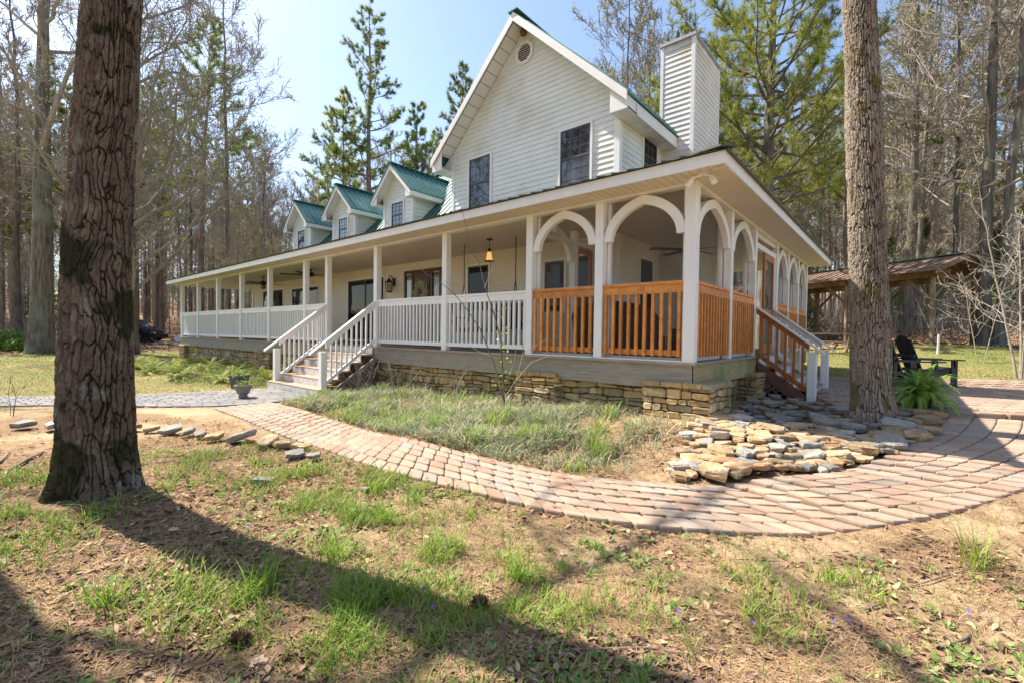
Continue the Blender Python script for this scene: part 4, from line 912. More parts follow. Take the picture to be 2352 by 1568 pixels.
def grow_bare(seed, H, r0, nl, first, spread, lean=(0,0), sub=7, twig=6, tl=3, up=.5, bias=None, minr=.008, ends=None, sides=8, top=True, lsides=5):
    r_ = random.Random(seed); tk = MB(); cr = MB(); n = 14; P = []; R_ = []; wx = wy = 0
    for i in range(n+1):
        t = i/n; wx += r_.gauss(0, .012)*H*.35; wy += r_.gauss(0, .012)*H*.35
        P.append(Vector((lean[0]*t*H+wx*t, lean[1]*t*H+wy*t, t*H-.15*(i == 0)))); R_.append(r0*((1-t)**.75*.93+.035)*(1.35 if i == 0 else 1))
    tk.tube(P, R_, sides)
    def trunk_at(t): i = min(int(t*n), n-1); f = t*n-i; return P[i].lerp(P[i+1], f), R_[i]*(1-f)+R_[i+1]*f
    def limb(p, d, L_, r, segs, upb, ns, wander):
        pts = [p.copy()]; q = p.copy(); d = d.normalized()
        for s in range(segs):
            d = (d+rvec(r_)*wander+Z*upb/segs).normalized(); q = q+d*L_/segs; pts.append(q.copy())
        cr.tube(pts, [max(minr, r*(1-.8*k/segs)) for k in range(segs+1)], ns); return pts
    def al(pts, t): k = t*(len(pts)-1); i = min(int(k), len(pts)-2); return pts[i].lerp(pts[i+1], k-i), (pts[i+1]-pts[i]).normalized()
    for i in range(nl):
        t = first+(1-first)*((i+r_.random()*.8)/nl)*.97; p, tr_ = trunk_at(t); az = i*2.4+r_.uniform(-.5,.5)
        d = Vector((math.cos(az), math.sin(az), r_.uniform(.15, .9)))
        if bias: d += Vector(bias)*r_.uniform(.2, 1.1)
        L_ = H*spread*(1-((t-first)/(1-first))*.72)*r_.uniform(.6, 1.15)
        lp = limb(p, d, L_, tr_*r_.uniform(.3,.5), 6, up, lsides, .16)
        for j in range(sub):
            tj = .22+.78*(j+r_.random())/sub; q, dq = al(lp, min(tj, 1)); l2 = L_*.42*(1.15-tj*.7)*r_.uniform(.6,1.2)
            sp_ = limb(q, dq+rvec(r_)*.62+Z*.2, l2, tr_*.16*(1.2-tj), 4, up*.6, 4 if lsides > 4 else 3, .2)
            for k in range(twig):
                tk_ = .2+.8*(k+r_.random())/twig; q2, d2 = al(sp_, min(tk_, 1)); l3 = l2*.45*r_.uniform(.6,1.2)
                tp = limb(q2, d2+rvec(r_)*.6+Z*.1, l3, minr*1.5, 2, .25, 3, .25)
                for _ in range(tl):
                    q3, d3 = al(tp, r_.random()); e = q3+(d3+rvec(r_)*.55).normalized()*l3*r_.uniform(.35,.8); w = d3.orthogonal().normalized()*minr*.8
                    cr.face([q3-w, q3+w, e])
                    if ends is not None: ends.append(e)
                if ends is not None: ends.append(tp[-1])
    return tk, cr
def leaves_at(pts, size, spread, n, r_, per=3):
    mb = MB()
    for p in pts:
        if r_.random() > n: continue
        for _ in range(per):
            q = p+rvec(r_)*spread; d = rvec(r_).normalized()*size*r_.uniform(.6,1.3); s_ = d.orthogonal().normalized()*size*.38
            mb.face([q-d*.5, q+s_, q+d*.5, q-s_])
    return mb
def grow_pine(seed, H, r0, first, maxL, nb=46, droop=.0, nlen=.24, nw=.02, dens=1.0, lean=(0,0), tuft=15, minr=.012, ragged=.5):
    r_ = random.Random(seed); tk = MB(); br = MB(); n = 14; P = []; R_ = []; wx = wy = 0
    for i in range(n+1):
        t = i/n; wx += r_.gauss(0,.05); wy += r_.gauss(0,.05); P.append(Vector((wx*t+lean[0]*t*H, wy*t+lean[1]*t*H, t*H-.15*(i == 0)))); R_.append(r0*((1-t)**.8*.95+.03)*(1.25 if i == 0 else 1))
    tk.tube(P, R_, 9); tips = []; dirs = []
    for i in range(nb):
        u = (i+r_.random())/nb; t = first+(1-first)*u*.985; k = min(int(t*n), n-1); p = P[k].lerp(P[k+1], t*n-k); tr_ = R_[k]
        L_ = maxL*((1-u)**.7*.9+.12)*r_.uniform(1-ragged, 1.1)*(min(1, .55+u*2.5)); az = i*2.4+r_.uniform(-.6,.6)
        d = Vector((math.cos(az), math.sin(az), -droop*(1-u)+u*.55+r_.uniform(-.1,.2))).normalized(); pts = [p.copy()]; q = p.copy()
        for s in range(6): d = (d+rvec(r_)*.12+Z*.09).normalized(); q = q+d*L_/6; pts.append(q.copy())
        br.tube(pts, [max(minr, min(tr_*.35, .012+L_*.014)*(1-.8*k_/6)) for k_ in range(7)], 5)
        m_ = max(3, int(L_*2.2*dens))
        for j in range(m_):
            tj = .32+.68*(j+r_.random())/m_; kk = min(int(tj*6), 5); b0 = pts[kk].lerp(pts[kk+1], tj*6-kk); bd = (pts[kk+1]-pts[kk]).normalized()
            l2 = L_*.3*(1.25-tj)*r_.uniform(.5,1.2)+.18; d2 = (bd+rvec(r_)*.7+Z*.25).normalized(); b1 = b0+d2*l2*.6; d3 = (d2+Z*.45+rvec(r_)*.2).normalized(); b2 = b1+d3*l2*.4
            br.tube([b0, b1, b2], [minr, minr*.8, minr*.6], 3)
            for tt_ in (.45, .75, 1.0): q_ = b0.lerp(b1, tt_); tips.append(q_); dirs.append(d2)
            tips.append(b2); dirs.append(d3)
        tips.append(pts[-1]); dirs.append(d)
    Tp = np.array(tips); Dd = np.array(dirs); rg = np.random.default_rng(seed); N = len(Tp)*tuft
    b = np.repeat(Tp, tuft, 0)+rg.normal(0,.03,(N,3)); d = np.repeat(Dd, tuft, 0)*.75+rg.normal(0,.75,(N,3)); d /= np.linalg.norm(d, axis=1, keepdims=True)
    l = nlen*rg.uniform(.6,1.2,(N,1)); sd = np.cross(d, rg.normal(0,1,(N,3))); sd /= np.linalg.norm(sd, axis=1, keepdims=True)
    V_ = np.stack([b-sd*nw*.5, b+sd*nw*.5, b+d*l], 1).reshape(-1,3); F_ = np.arange(N*3).reshape(-1,3)
    return tk, br, V_, F_
def bare(name, label, loc, group, tk, cr, bark=BARKG, twigm=TWIG, lv=None, lm=BUD, rz=0, sm=True):
    t = thing(name, label, "tree", loc, rz, group); tk.build("trunk", bark, t, smooth=sm); cr.build("crown", twigm, t)
    if lv is not None: lv.build("leaves", lm, t)
    return t
def pine(name, label, loc, group, q, bark=BARKP, nm=None, rz=0):
    tk, br, V_, F_ = q; t = thing(name, label, "tree", loc, rz, group); tk.build("trunk", bark, t, smooth=True); br.build("branches", bark, t); raw("crown", V_, F_, nm or NEEDLE, t); return t
def P3(x, y, dz=0): return (x, y, gz(x, y)+dz)
# --- two big trunks in front, with modelled bark
def big_trunk(name, label, base, cs, seed, ridge, furrow, moss, crownkw, fq=27.0, el=.15):
    """cs: list of (z above ground, dx, dy, radius)"""
    zs = np.r_[np.arange(-.25, 5.4, .008), np.arange(5.4, 13.5, .25)]; c = np.array(cs, float)
    dx, dy, rr = (np.interp(zs, c[:,0], c[:,i]) for i in (1, 2, 3)); nt_ = 400
    th = np.linspace(0, 2*np.pi, nt_, endpoint=False); TH, ZZ = np.meshgrid(th, zs); RR = rr[:, None]
    cx, cy = np.cos(TH), np.sin(TH); X_, Y_ = cx*RR, cy*RR
    nu = max(8, int(round(6.283*float(np.interp(1.5, zs, rr))*fq)))
    U = TH/(2*np.pi)*nu; w1 = (fbm(X_*5+seed, Y_*5, ZZ*2.2, 3)-.5); w2 = (fbm(X_*26+seed, Y_*26, ZZ*14, 3)-.5)
    U1 = U+w1*3.4+w2*.7; V1 = ZZ*fq*el+(fbm(X_*14, Y_*14+seed, ZZ*5, 3)-.5)*1.6+w2*.5
    f1, f2, cid = cells(U1, V1, nu, int(seed)); g1, g2, cid2 = cells(U1*2+.3, V1*4.0, nu*2, int(seed)+5)
    plate = sstep(.008, .18, f2-f1); crk = sstep(.0, .16, g2-g1); fine = fbm(X_*70, Y_*70, ZZ*55, 3)
    plate = plate*(.72+.28*crk)*(.62+.38*cid)+.06*(fine-.5)
    lump = (fbm(X_*2.2+seed, Y_*2.2, ZZ*.8, 3)-.5)*.06
    flare = np.exp(-np.maximum(ZZ, 0)/.28)*(.035+.045*np.sin(TH*5+seed)+.03*np.sin(TH*3+1))*np.minimum(1, RR/.3)
    R2 = RR+lump+flare+(plate-.6)*.030+(fine-.5)*.012+(cid2-.5)*.006
    Vv = np.stack([cx*R2+dx[:,None], cy*R2+dy[:,None], ZZ], -1).reshape(-1,3); nz_ = len(zs); ii = np.arange(nz_*nt_).reshape(nz_, nt_); jj = np.roll(ii, -1, 1)
    Ff = np.stack([ii[:-1], jj[:-1], jj[1:], ii[1:]], -1).reshape(-1,4)
    pc = plate[:-1,:,None]; fi = fine[:-1,:,None]; pc = np.clip(pc*1.15, 0, 1); col = (np.array(furrow)*(1-pc)+np.array(ridge)*pc)*(.55+.5*fi+.45*cid2[:-1,:,None]); lic = sstep(.62, .75, fbm(X_*11+2, Y_*11, ZZ*7, 3))[:-1,:,None]*pc; col = col*(1-.5*lic)+np.array((.33,.32,.27))*.5*lic
    big_ = fbm(X_*2.0+7, Y_*2.0+seed, ZZ*1.1+4, 4)[:-1,:,None]; col = col*(.72+.56*big_)
    if moss:
        mz = fbm(X_*3.1+21, Y_*3.1, ZZ*2.6+11, 4)[:-1]; h = ZZ[:-1]; mk = sstep(.52, .6, mz+.12*np.exp(-np.maximum(h-.2,0)/1.1)-.05*(h > 2.4))
        col = col*(1-mk[...,None]*.85)+np.array((.02,.022,.009))*mk[...,None]*(.7+.8*fi)
        side = sstep(.25, .8, -(cx[:-1]*.76+cy[:-1]*.65))*sstep(.42, .56, fbm(X_*9, Y_*9, ZZ*5+3, 3)[:-1])*np.exp(-np.maximum(h-1.8, 0)/1.5)
        col = col*(1-side[...,None]*.7)+np.array((.11,.1,.02))*side[...,None]*.7
    else:
        mz = fbm(X_*6+21, Y_*6, ZZ*3+11, 3)[:-1]; mk = sstep(.68, .74, mz); col = col*(1-mk[...,None]*.7)+np.array((.15,.12,.025))*mk[...,None]*.7
    t = thing(name, label, "tree", base); raw("trunk", Vv, Ff, BARKL, t, smooth=False, cols=col.reshape(-1,3))
    tk, cr = grow_bare(**crownkw); o = cr.build("crown", TWIG, t); o.location = (c[-1,1], c[-1,2], 0); return t
zb = gz(-2.83,-5.56)
S1, S2 = .84, .76
big_trunk("old_oak", "thick brown furrowed mossy tree trunk in the left foreground", (-2.79,-5.525,zb), [(-.25,0,0,.29),(0,.0,0,.27),(.3,.01,-.0,.236),(.9,.02,-.01,.222),(2.15,.015,.0,.2),(4.0,.065,.1,.178),(6.5,.08,.18,.16),(13.5,.1,.3,.09)], 3.0,
          (.17,.125,.092), (.034,.023,.015), True, dict(seed=41, H=16, r0=.3, nl=13, first=.47, spread=.34, sub=7, twig=6, tl=2, minr=.01))
zb = gz(1.87,1.34)
big_trunk("tall_oak", "tall straight grey brown tree trunk rising from the rock garden on the right", (1.87,1.34,zb-.02), [(-.25,0,0,.275),(0,0,0,.245),(.35,-.01,0,.212),(2.0,-.08,-.01,.198),(5.6,-.26,-.07,.182),(13.5,-.6,-.15,.08)], 8.0,
          (.31,.26,.205), (.065,.042,.028), False, dict(seed=44, H=16, r0=.25, nl=12, first=.5, spread=.32, sub=7, twig=6, tl=2, minr=.01), fq=36.0, el=.11)
# --- trees one can tell apart
e = []; tk, cr = grow_bare(51, 24, .52, 16, .42, .3, sub=7, twig=6)
bare("bare_tree", "massive dark bare tree trunk on the left lawn behind the nearest trunk", P3(-32.1,-3.97,-.1), None, tk, cr, BARKG)
e = []; tk, cr = grow_bare(52, 25, .32, 44, .1, .46, sub=10, twig=8, tl=4, up=.75, bias=(.55,.75,.35), ends=e, minr=.01, lsides=6)
bare("budding_tree", "spreading tree with long arching limbs and tiny spring buds left of the porch", P3(-28.6,-.9,-.1), None, tk, cr, BARKG, lv=leaves_at(e, .085, .1, .4, random.Random(3), 2))
pine("pine_tree", "tall loose pine standing alone against the sky behind the dormers", P3(-30.0,13.9), None, grow_pine(61, 26.5, .3, .3, 5.4, nb=64, droop=.05, dens=1.9, ragged=.55, nw=.026, nlen=.28, tuft=22))
pine("pine_tree", "dense pine crown showing just left of the gable roof", P3(-27.8,21.5), None, grow_pine(62, 24.0, .28, .5, 3.8, nb=60, droop=.0, dens=2.2, nw=.026, nlen=.28, tuft=22))
pine("pine_tree", "dark bushy pine low behind the nearest dormer", P3(-26.2,15.2), None, grow_pine(63, 17.8, .24, .3, 3.4, nb=64, droop=.1, dens=2.2, nw=.026, tuft=22))
pine("pine_tree", "large pine with heavy limbs behind the chimney", P3(-2.55,16.2,-.1), None, grow_pine(64, 20.0, .33, .3, 7.0, nb=84, droop=-.05, dens=2.0, nw=.018, nlen=.25, ragged=.4, tuft=24), bark=BARKG, nm=NEEDLEY)
pine("pine_tree", "sunlit pine peeping over the right slope of the gable roof", P3(-9.3,24.5), None, grow_pine(65, 20.5, .24, .4, 4.4, nb=64, dens=2.3, nw=.024, tuft=22), nm=NEEDLEY)
tk, cr = grow_bare(53, 21, .22, 24, .25, .38, sub=9, twig=7, up=.8); bare("bare_tree", "grey double trunked bare tree in front of the woods right of the pavilion", P3(4.36,18.1,-.05), None, tk, cr, BARKG)
tk, cr = grow_bare(54, 20, .17, 22, .25, .34, sub=9, twig=7, up=.9, lean=(.03,-.02)); bare("bare_tree", "dark slender bare tree leaning beside the double trunk at the pavilion end", P3(4.75,18.0,-.05), None, tk, cr, BARKG)
tk, cr = grow_bare(55, 24, .26, 20, .35, .3); bare("bare_tree", "pale straight trunk rising just behind the pavilion roof", P3(2.2,26.5,-.05), None, tk, cr, BARKG)
def multi(seed, H, ns, r0, spread=.55):
    tk = MB(); cr = MB(); r_ = random.Random(seed)
    for k in range(ns):
        a = k*2*math.pi/ns; q, c = grow_bare(seed+k, H*r_.uniform(.75,1), r0*r_.uniform(.7,1), 9, .2, spread, lean=(.16*math.cos(a), .16*math.sin(a)), sub=4, twig=2, tl=1, up=.5, minr=.0045, sides=6)
        tk.faces([(p[0]+.06*math.cos(a), p[1]+.06*math.sin(a), p[2]) for p in q.v], q.f); cr.faces([(p[0]+.06*math.cos(a), p[1]+.06*math.sin(a), p[2]) for p in c.v], c.f)
    return tk, cr
tk, cr = multi(71, 5.4, 4, .03); bare("ornamental_tree", "small pale multi stemmed bare tree on the lawn at the right edge", P3(4.34,10.43,-.02), None, tk, cr, TWIGP, TWIGP)
tk, cr = multi(77, 3.4, 2, .018); bare("ornamental_tree", "slight pale bare sapling in front of the pavilion posts", P3(3.9,13.4,-.02), None, tk, cr, TWIGP, TWIGP)
tk, cr = grow_bare(57, 18, .26, 14, .28, .34, sub=7, twig=6, tl=2); bare("bare_tree", "bare tree beyond the left edge whose limbs shade the foreground", P3(-8.2,-8.2,-.1), None, tk, cr, BARKG)
tk, cr = grow_bare(58, 19, .24, 16, .35, .32, sub=7, twig=6, tl=2); bare("bare_tree", "bare tree just out of view at the left whose trunk shades the lower left corner", P3(-4.7,-6.9,-.1), None, tk, cr, BARKG)
# --- the woods
protoB = []; protoP = []
for s in range(6):
    e = []; tk, cr = grow_bare(100+s, 20, .15, 24+s % 3, .22+.04*s, .27+.02*(s % 3), sub=9, twig=7, tl=4, up=.9, minr=.012, ends=e, sides=7, lsides=4)
    lv = leaves_at(e, .13, .12, .2, random.Random(s), 2) if s in (1, 2, 4) else None
    t = bare("bare_tree", "bare grey tree in the woods", (0,0,0), "trees of the surrounding woods", tk, cr, BARKG, lv=lv); protoB.append((t, kids(t)))
for s in range(4):
    t = pine("pine_tree", "pine in the woods", (0,0,0), "trees of the surrounding woods", grow_pine(120+s, 20, .17, .36+.06*(s % 3), 3.3+.3*s, nb=56, droop=.05, dens=1.7, nlen=.3, nw=.034, tuft=15, minr=.015, ragged=.6), nm=(NEEDLE, NEEDLEY, NEEDLE, NEEDLEY)[s]); protoP.append((t, kids(t)))
def grow_cedar(seed, H, Rm):
    rg = np.random.default_rng(seed); N = 5200; u = rg.uniform(.04, 1, N)**.8; th = rg.uniform(0, 6.283, N); rr = Rm*(1-u)**.8*(.35+.65*rg.uniform(0,1,N)**.5)*(.8+.3*np.sin(th*5+u*31)); zz = u*H-rr*.18
    b = np.stack([rr*np.cos(th), rr*np.sin(th), zz], 1); d = np.stack([np.cos(th), np.sin(th), rg.uniform(-.7,.5,N)], 1)+rg.normal(0,.4,(N,3)); d /= np.linalg.norm(d, axis=1, keepdims=True)
    l = rg.uniform(.14,.34,(N,1)); sd = np.cross(d, rg.normal(0,1,(N,3))); sd /= np.linalg.norm(sd, axis=1, keepdims=True)
    V_ = np.stack([b-sd*.03, b+sd*.03, b+d*l], 1).reshape(-1,3); tk = MB(); tk.tube([(0,0,-.1),(0,0,H*.5),(0,0,H*.95)], [.1,.06,.01], 6); br = MB()
    r_ = random.Random(seed)
    for k in range(50):
        u_ = r_.uniform(.05,.9); a = r_.uniform(0,6.28); L_ = Rm*(1-u_)**.8*.9; br.tube([(0,0,u_*H),(L_*.6*math.cos(a), L_*.6*math.sin(a), u_*H+.05),(L_*math.cos(a), L_*math.sin(a), u_*H-.1)], [.02,.012,.006], 3)
    return tk, br, V_, np.arange(N*3).reshape(-1,3)
CEDARG = M("cedar foliage", (.1,.15,.035), (.22,.26,.07), scale=1.2, rough=.7, spec=.2, rand=.2, transl=.35)
t = pine("cedar_tree", "young evergreen cedar in the woods", (0,0,0), "evergreen understorey of the woods", grow_cedar(9, 6, 1.5), nm=CEDARG); protoC = (t, kids(t))
PAV0, PAVD, PAVW = Vector((2.9,16.8,0)), Vector((-.85,.53,0)).normalized(), Vector((.53,.85,0)).normalized()
def clear(x, y, m=0):
    if -25-m < x < 1.5+m and -2-m < y < 11+m: return False
    q = Vector((x,y,0))-PAV0; a, b = q.dot(PAVD), q.dot(PAVW)
    if -2 < a < 12 and -6 < b < 5: return False
    return True
def pix(x, y):
    q = Vector((x,y,0))-CAM; w = q.dot(_F); return (q.dot(_R)/w if w > 0 else 9)*1054.66+1176, w
used = [False]*6; taken = [(-32.1,-4),(-28.6,-.9),(-30,13.9),(-27.8,21.5),(-26.2,15.2),(-2.55,16.2),(4.36,18.1),(4.75,18),(2.2,26.5)]
def region(px, w):
    s = "far back in" if w > 60 else ("in the middle of" if w > 42 else "at the edge of")
    r = "the woods beyond the left lawn" if px < 600 else ("the woods behind the dormers" if px < 1060 else ("the woods behind the gable" if px < 1600 else ("the woods behind the chimney" if px < 1860 else ("the woods behind the pavilion" if px < 2210 else "the woods at the right edge"))))
    return s+" "+r
firstuse = {}
def place(proto, x, y, h, word, grp=None):
    px, w = pix(x, y); lab = f"{word} {region(px, w)}"; t, ch = proto[:2]
    loc = P3(x, y, -.1); sc_ = h/proto[2] if len(proto) > 2 else h/20; tl_ = (random.uniform(-.03,.03), random.uniform(-.03,.03)); rz = random.uniform(0, 6.28)
    if id(t) not in firstuse:
        firstuse[id(t)] = 1; t.location = loc; t.rotation_euler = (tl_[0], tl_[1], rz); t.scale = (sc_*random.uniform(.85,1.1), sc_*random.uniform(.85,1.1), sc_); t['label'] = lab
        if grp: t['group'] = grp
        return
    copy_tree(t, loc, rz, (sc_*random.uniform(.9,1.15), sc_*random.uniform(.9,1.15), sc_), lab, grp, ch, tl_)
cnt = 0; tries = 0
while cnt < 292 and tries < 40000:
    tries += 1; a = random.uniform(-53, 53); r = 24+72*random.random()**.8; ar = math.radians(a)
    x = CAM.x+r*(_R.x*math.sin(ar)-math.sin(YAW)*math.cos(ar)); y = CAM.y+r*(_R.y*math.sin(ar)+math.cos(YAW)*math.cos(ar))
    if not clear(x, y, 2): continue
    px, w = pix(x, y)
    if 285 < px < 395 and r < 46: continue
    if px < 520 and (x > -37 or (r < 47 and random.random() < .55)): continue
    if px > 1860 and (y < 21 or r < 27): continue
    if 520 <= px <= 1860 and y < 14 and x > -26: continue
    md = 1.7 if r < 60 else 2.2
    if any(math.hypot(x-q[0], y-q[1]) < md for q in taken): continue
    taken.append((x, y)); cnt += 1
    H = random.uniform(16, 24)
    if px < 540: H += 3
    if 560 < px < 740 or 1000 < px < 1345: H = min(H, .44*w*random.uniform(.75,1)+1)
    elif 740 <= px <= 1000: H = min(H, .50*w*random.uniform(.75,1)+1)
    pr_ = .42 if px < 320 else (.1 if px < 540 else (.22 if px < 1400 else .4))
    if random.random() < pr_: place(random.choice(protoP), x, y, H*1.02, "green pine")
    else: place(random.choice(protoB), x, y, H, "bare grey tree")
cnt = 0
while cnt < 130:                                    # thin young trees between the big ones
    a = random.uniform(-53, 53); r = 26+40*random.random(); ar = math.radians(a)
    x = CAM.x+r*(_R.x*math.sin(ar)-math.sin(YAW)*math.cos(ar)); y = CAM.y+r*(_R.y*math.sin(ar)+math.cos(YAW)*math.cos(ar)); px, w = pix(x, y)
    if not clear(x, y, 1) or (px < 520 and x > -36) or (290 < px < 380 and r < 46) or (px > 1860 and y < 20) or (520 <= px <= 1860 and y < 13 and x > -25): continue
    cnt += 1; place(random.choice(protoB), x, y, random.uniform(4, 10), "thin young bare tree", "young trees of the surrounding woods")
protoC = protoC+(6,)
for x, y, h in ((1.2,31,6),(5.5,29,4),(-3,27,6),(-8,30,6),(-13,26,5),(3,38,8),(-42,-9,5),(-47,-3,6),(-36,16,6),(-20,30,7),(6.2,34,7)):
    place(protoC, x, y, h, "young green cedar", "evergreen understorey of the woods")
# --- the wood beyond, too deep to count
r_ = random.Random(5); mb = MB(); mc = MB()
for k in range(800):
    a = math.radians(r_.uniform(-56, 56)); r = r_.uniform(85, 180); x = CAM.x+r*(_R.x*math.sin(a)-math.sin(YAW)*math.cos(a)); y = CAM.y+r*(_R.y*math.sin(a)+math.cos(YAW)*math.cos(a)); z0 = gz(x, y); px, w = pix(x, y)
    H = r_.uniform(14, 22)
    if 540 < px < 1400: H = min(H, .28*w)
    mb.tube([(x,y,z0-1),(x+r_.gauss(0,.3),y,z0+H*.5),(x+r_.gauss(0,.6),y,z0+H)], [.22,.15,.03], 4)
    for j in range(90):
        t = r_.uniform(.06, 1); p = Vector((x,y,z0+H*t)); d = Vector((r_.gauss(0,1), r_.gauss(0,1), r_.uniform(.1,1.3))).normalized(); L_ = H*.22*(1.15-t)*r_.uniform(.4,1.2)+.5
        q = p+d*L_; s_ = d.orthogonal().normalized()*.035; mb.face([p-s_, p+s_, q])
        for i in range(3): c = p.lerp(q, r_.uniform(.3,1)); e = c+(d+rvec(r_)*.8).normalized()*L_*.5; mb.face([c-s_*.6, c+s_*.6, e])
o = mb.build("distant_woods", TWIG, None); tag(o, "grey mass of distant bare woods behind the nearer trees", "woods", None, "stuff")
mb = MB()
for k in range(42000):                               # brush and fallen twigs on the woodland floor
    a = math.radians(r_.uniform(-54, 54)); r = 22*(95/22)**r_.random(); x = CAM.x+r*(_R.x*math.sin(a)-math.sin(YAW)*math.cos(a)); y = CAM.y+r*(_R.y*math.sin(a)+math.cos(YAW)*math.cos(a)); px, w = pix(x, y)
    if not clear(x, y, 0) or (px < 520 and x > -35) or (285 < px < 440 and r < 54) or (px > 1860 and y < 20): continue
    p = Vector((x, y, 0)); p.z = r*.0; P_ = p; break_ = 0
    mb.v.append((x, y)); 
xy = np.array(mb.v); zz = g(xy[:,0], xy[:,1]); rg = np.random.default_rng(4); N = len(xy); hh = rg.uniform(.3, 2.3, N)**1.5; d = rg.normal(0, .35, (N,2))
b = np.c_[xy, zz-.05]; tip = b+np.c_[d*hh[:,None], hh]; sd = np.c_[rg.normal(0,1,(N,2)), np.zeros(N)]; sd /= np.linalg.norm(sd,axis=1,keepdims=True); sd *= .016
V_ = np.stack([b-sd, b+sd, tip], 1).reshape(-1,3); o = raw("woodland_brush", V_, np.arange(N*3).reshape(-1,3), TWIG); tag(o, "dry leafless brush on the woodland floor", "brush", None, "stuff")
# trees behind the camera: the windows and the light see them
r_ = random.Random(77)
for k in range(46):
    a = math.radians(r_.uniform(65, 295)); r = r_.uniform(15, 42); x = CAM.x+r*(_R.x*math.sin(a)-math.sin(YAW)*math.cos(a)); y = CAM.y+r*(_R.y*math.sin(a)+math.cos(YAW)*math.cos(a))
    if not clear(x, y, 3) or y > -9: continue
    t, ch = (r_.choice(protoP) if r_.random() < .5 else r_.choice(protoB))[:2]; s = r_.uniform(.8, 1.1); copy_tree(t, P3(x, y, -.1), r_.uniform(0, 6), (s, s, s), ("green pine" if t in [q[0] for q in protoP] else "bare grey tree")+" of the woods behind the viewer", None, ch)
# ================================================================== garden objects
WOODB = M("brown pavilion timber", (.14,.085,.05), (.25,.16,.095), scale=4, rough=.85, bump=.4, stretch=(1,1,.2), c3=(.3,.25,.17), s3=1.2)
RROOF = M("rusty pavilion roof with fallen leaves", (.15,.085,.055), (.27,.17,.115), scale=5, rough=.85, bump=.5, c3=(.1,.115,.095), s3=1.1, t3=(.6,.7))
t = thing("pavilion", "open timber pavilion with rusty leaf covered roof behind the right trunk", "pavilion", (0,0,0))
def pv(a, b, z): q = PAV0+PAVD*a+PAVW*b; return Vector((q.x, q.y, z))
for a in (0, 3.2, 6.4, 9.6):
    for b in (0, 2.3):
        q = pv(a, b, 0); z0 = gz(q.x, q.y); mb = MB(); mb.bar((q.x,q.y,z0-.1), (q.x,q.y,3.62), .11, .11, up=PAVD); mb.build("post", WOODB, t)
        mb = MB()
        for s_ in (-1, 1):
            if 0 <= a+s_*.9 <= 9.6: mb.bar(pv(a,b,2.75), pv(a+s_*.85,b,3.55), .05, .1)
        mb.bar(pv(a,b,2.8), pv(a,b+(.8 if b == 0 else -.8),3.55), .05, .1); mb.build("brace", WOODB, t)
for b in (0, 2.3): mb = MB(); mb.bar(pv(-.5,b,3.7), pv(10.2,b,3.7), .06, .22); mb.build("beam", WOODB, t)
for a in (0, 3.2, 6.4, 9.6): mb = MB(); mb.bar(pv(a,-.1,3.65), pv(a,2.4,3.65), .06, .16); mb.build("tie_beam", WOODB, t)
mb = MB()
for k in range(18):
    a = -.35+k*.63
    for b in (-.5, 2.8): mb.bar(pv(a,b,3.72), pv(a,1.15,4.36), .045, .12)
mb.build("rafter", WOODB, t)
mb = MB(); slab(mb, pv(-.45,-.62,3.80), pv(10.5,-.62,3.80), pv(10.5,1.15,4.47), pv(-.45,1.15,4.47), .03); slab(mb, pv(-.45,2.92,3.80), pv(10.5,2.92,3.80), pv(10.5,1.15,4.47), pv(-.45,1.15,4.47), .03)
k = -.4
while k < 10.5:
    for b in (-.62, 2.92): mb.bar(pv(k,b,3.815), pv(k,1.15,4.485), .04, .03)
    k += .3
mb.build("roof", RROOF, t); mb = MB(); mb.bar(pv(-.48,1.15,4.5), pv(10.5,1.15,4.5), .3, .03); mb.build("ridge_cap", METAL, t)
# picnic table
PT = M("weathered picnic wood", (.3,.24,.15), (.45,.37,.24), scale=5, rough=.85, bump=.4)
t = thing("picnic_table", "weathered wooden picnic table on the lawn behind the side steps", "picnic table", P3(.1,14.4,-.02), .35)
mb = MB()
for k in range(5): mb.box(-.95,.95,-.37+k*.15,-.23+k*.15,.72,.76)
mb.build("table_top", PT, t)
for s_ in (-1, 1):
    mb = MB(); mb.box(-.95,.95,s_*.72-.13,s_*.72-.005,.42,.46); mb.box(-.95,.95,s_*.72+.005,s_*.72+.13,.42,.46); mb.build("bench", PT, t)
    for r in (-1, 1): mb = MB(); mb.bar((s_*.65,r*.28,.72), (s_*.65,r*.68,0), .05, .1); mb.build("leg", PT, t)
    mb = MB(); mb.box(s_*.65-.02+.05,s_*.65+.02+.05,-.8,.8,.33,.42); mb.build("crossbeam", PT, t)
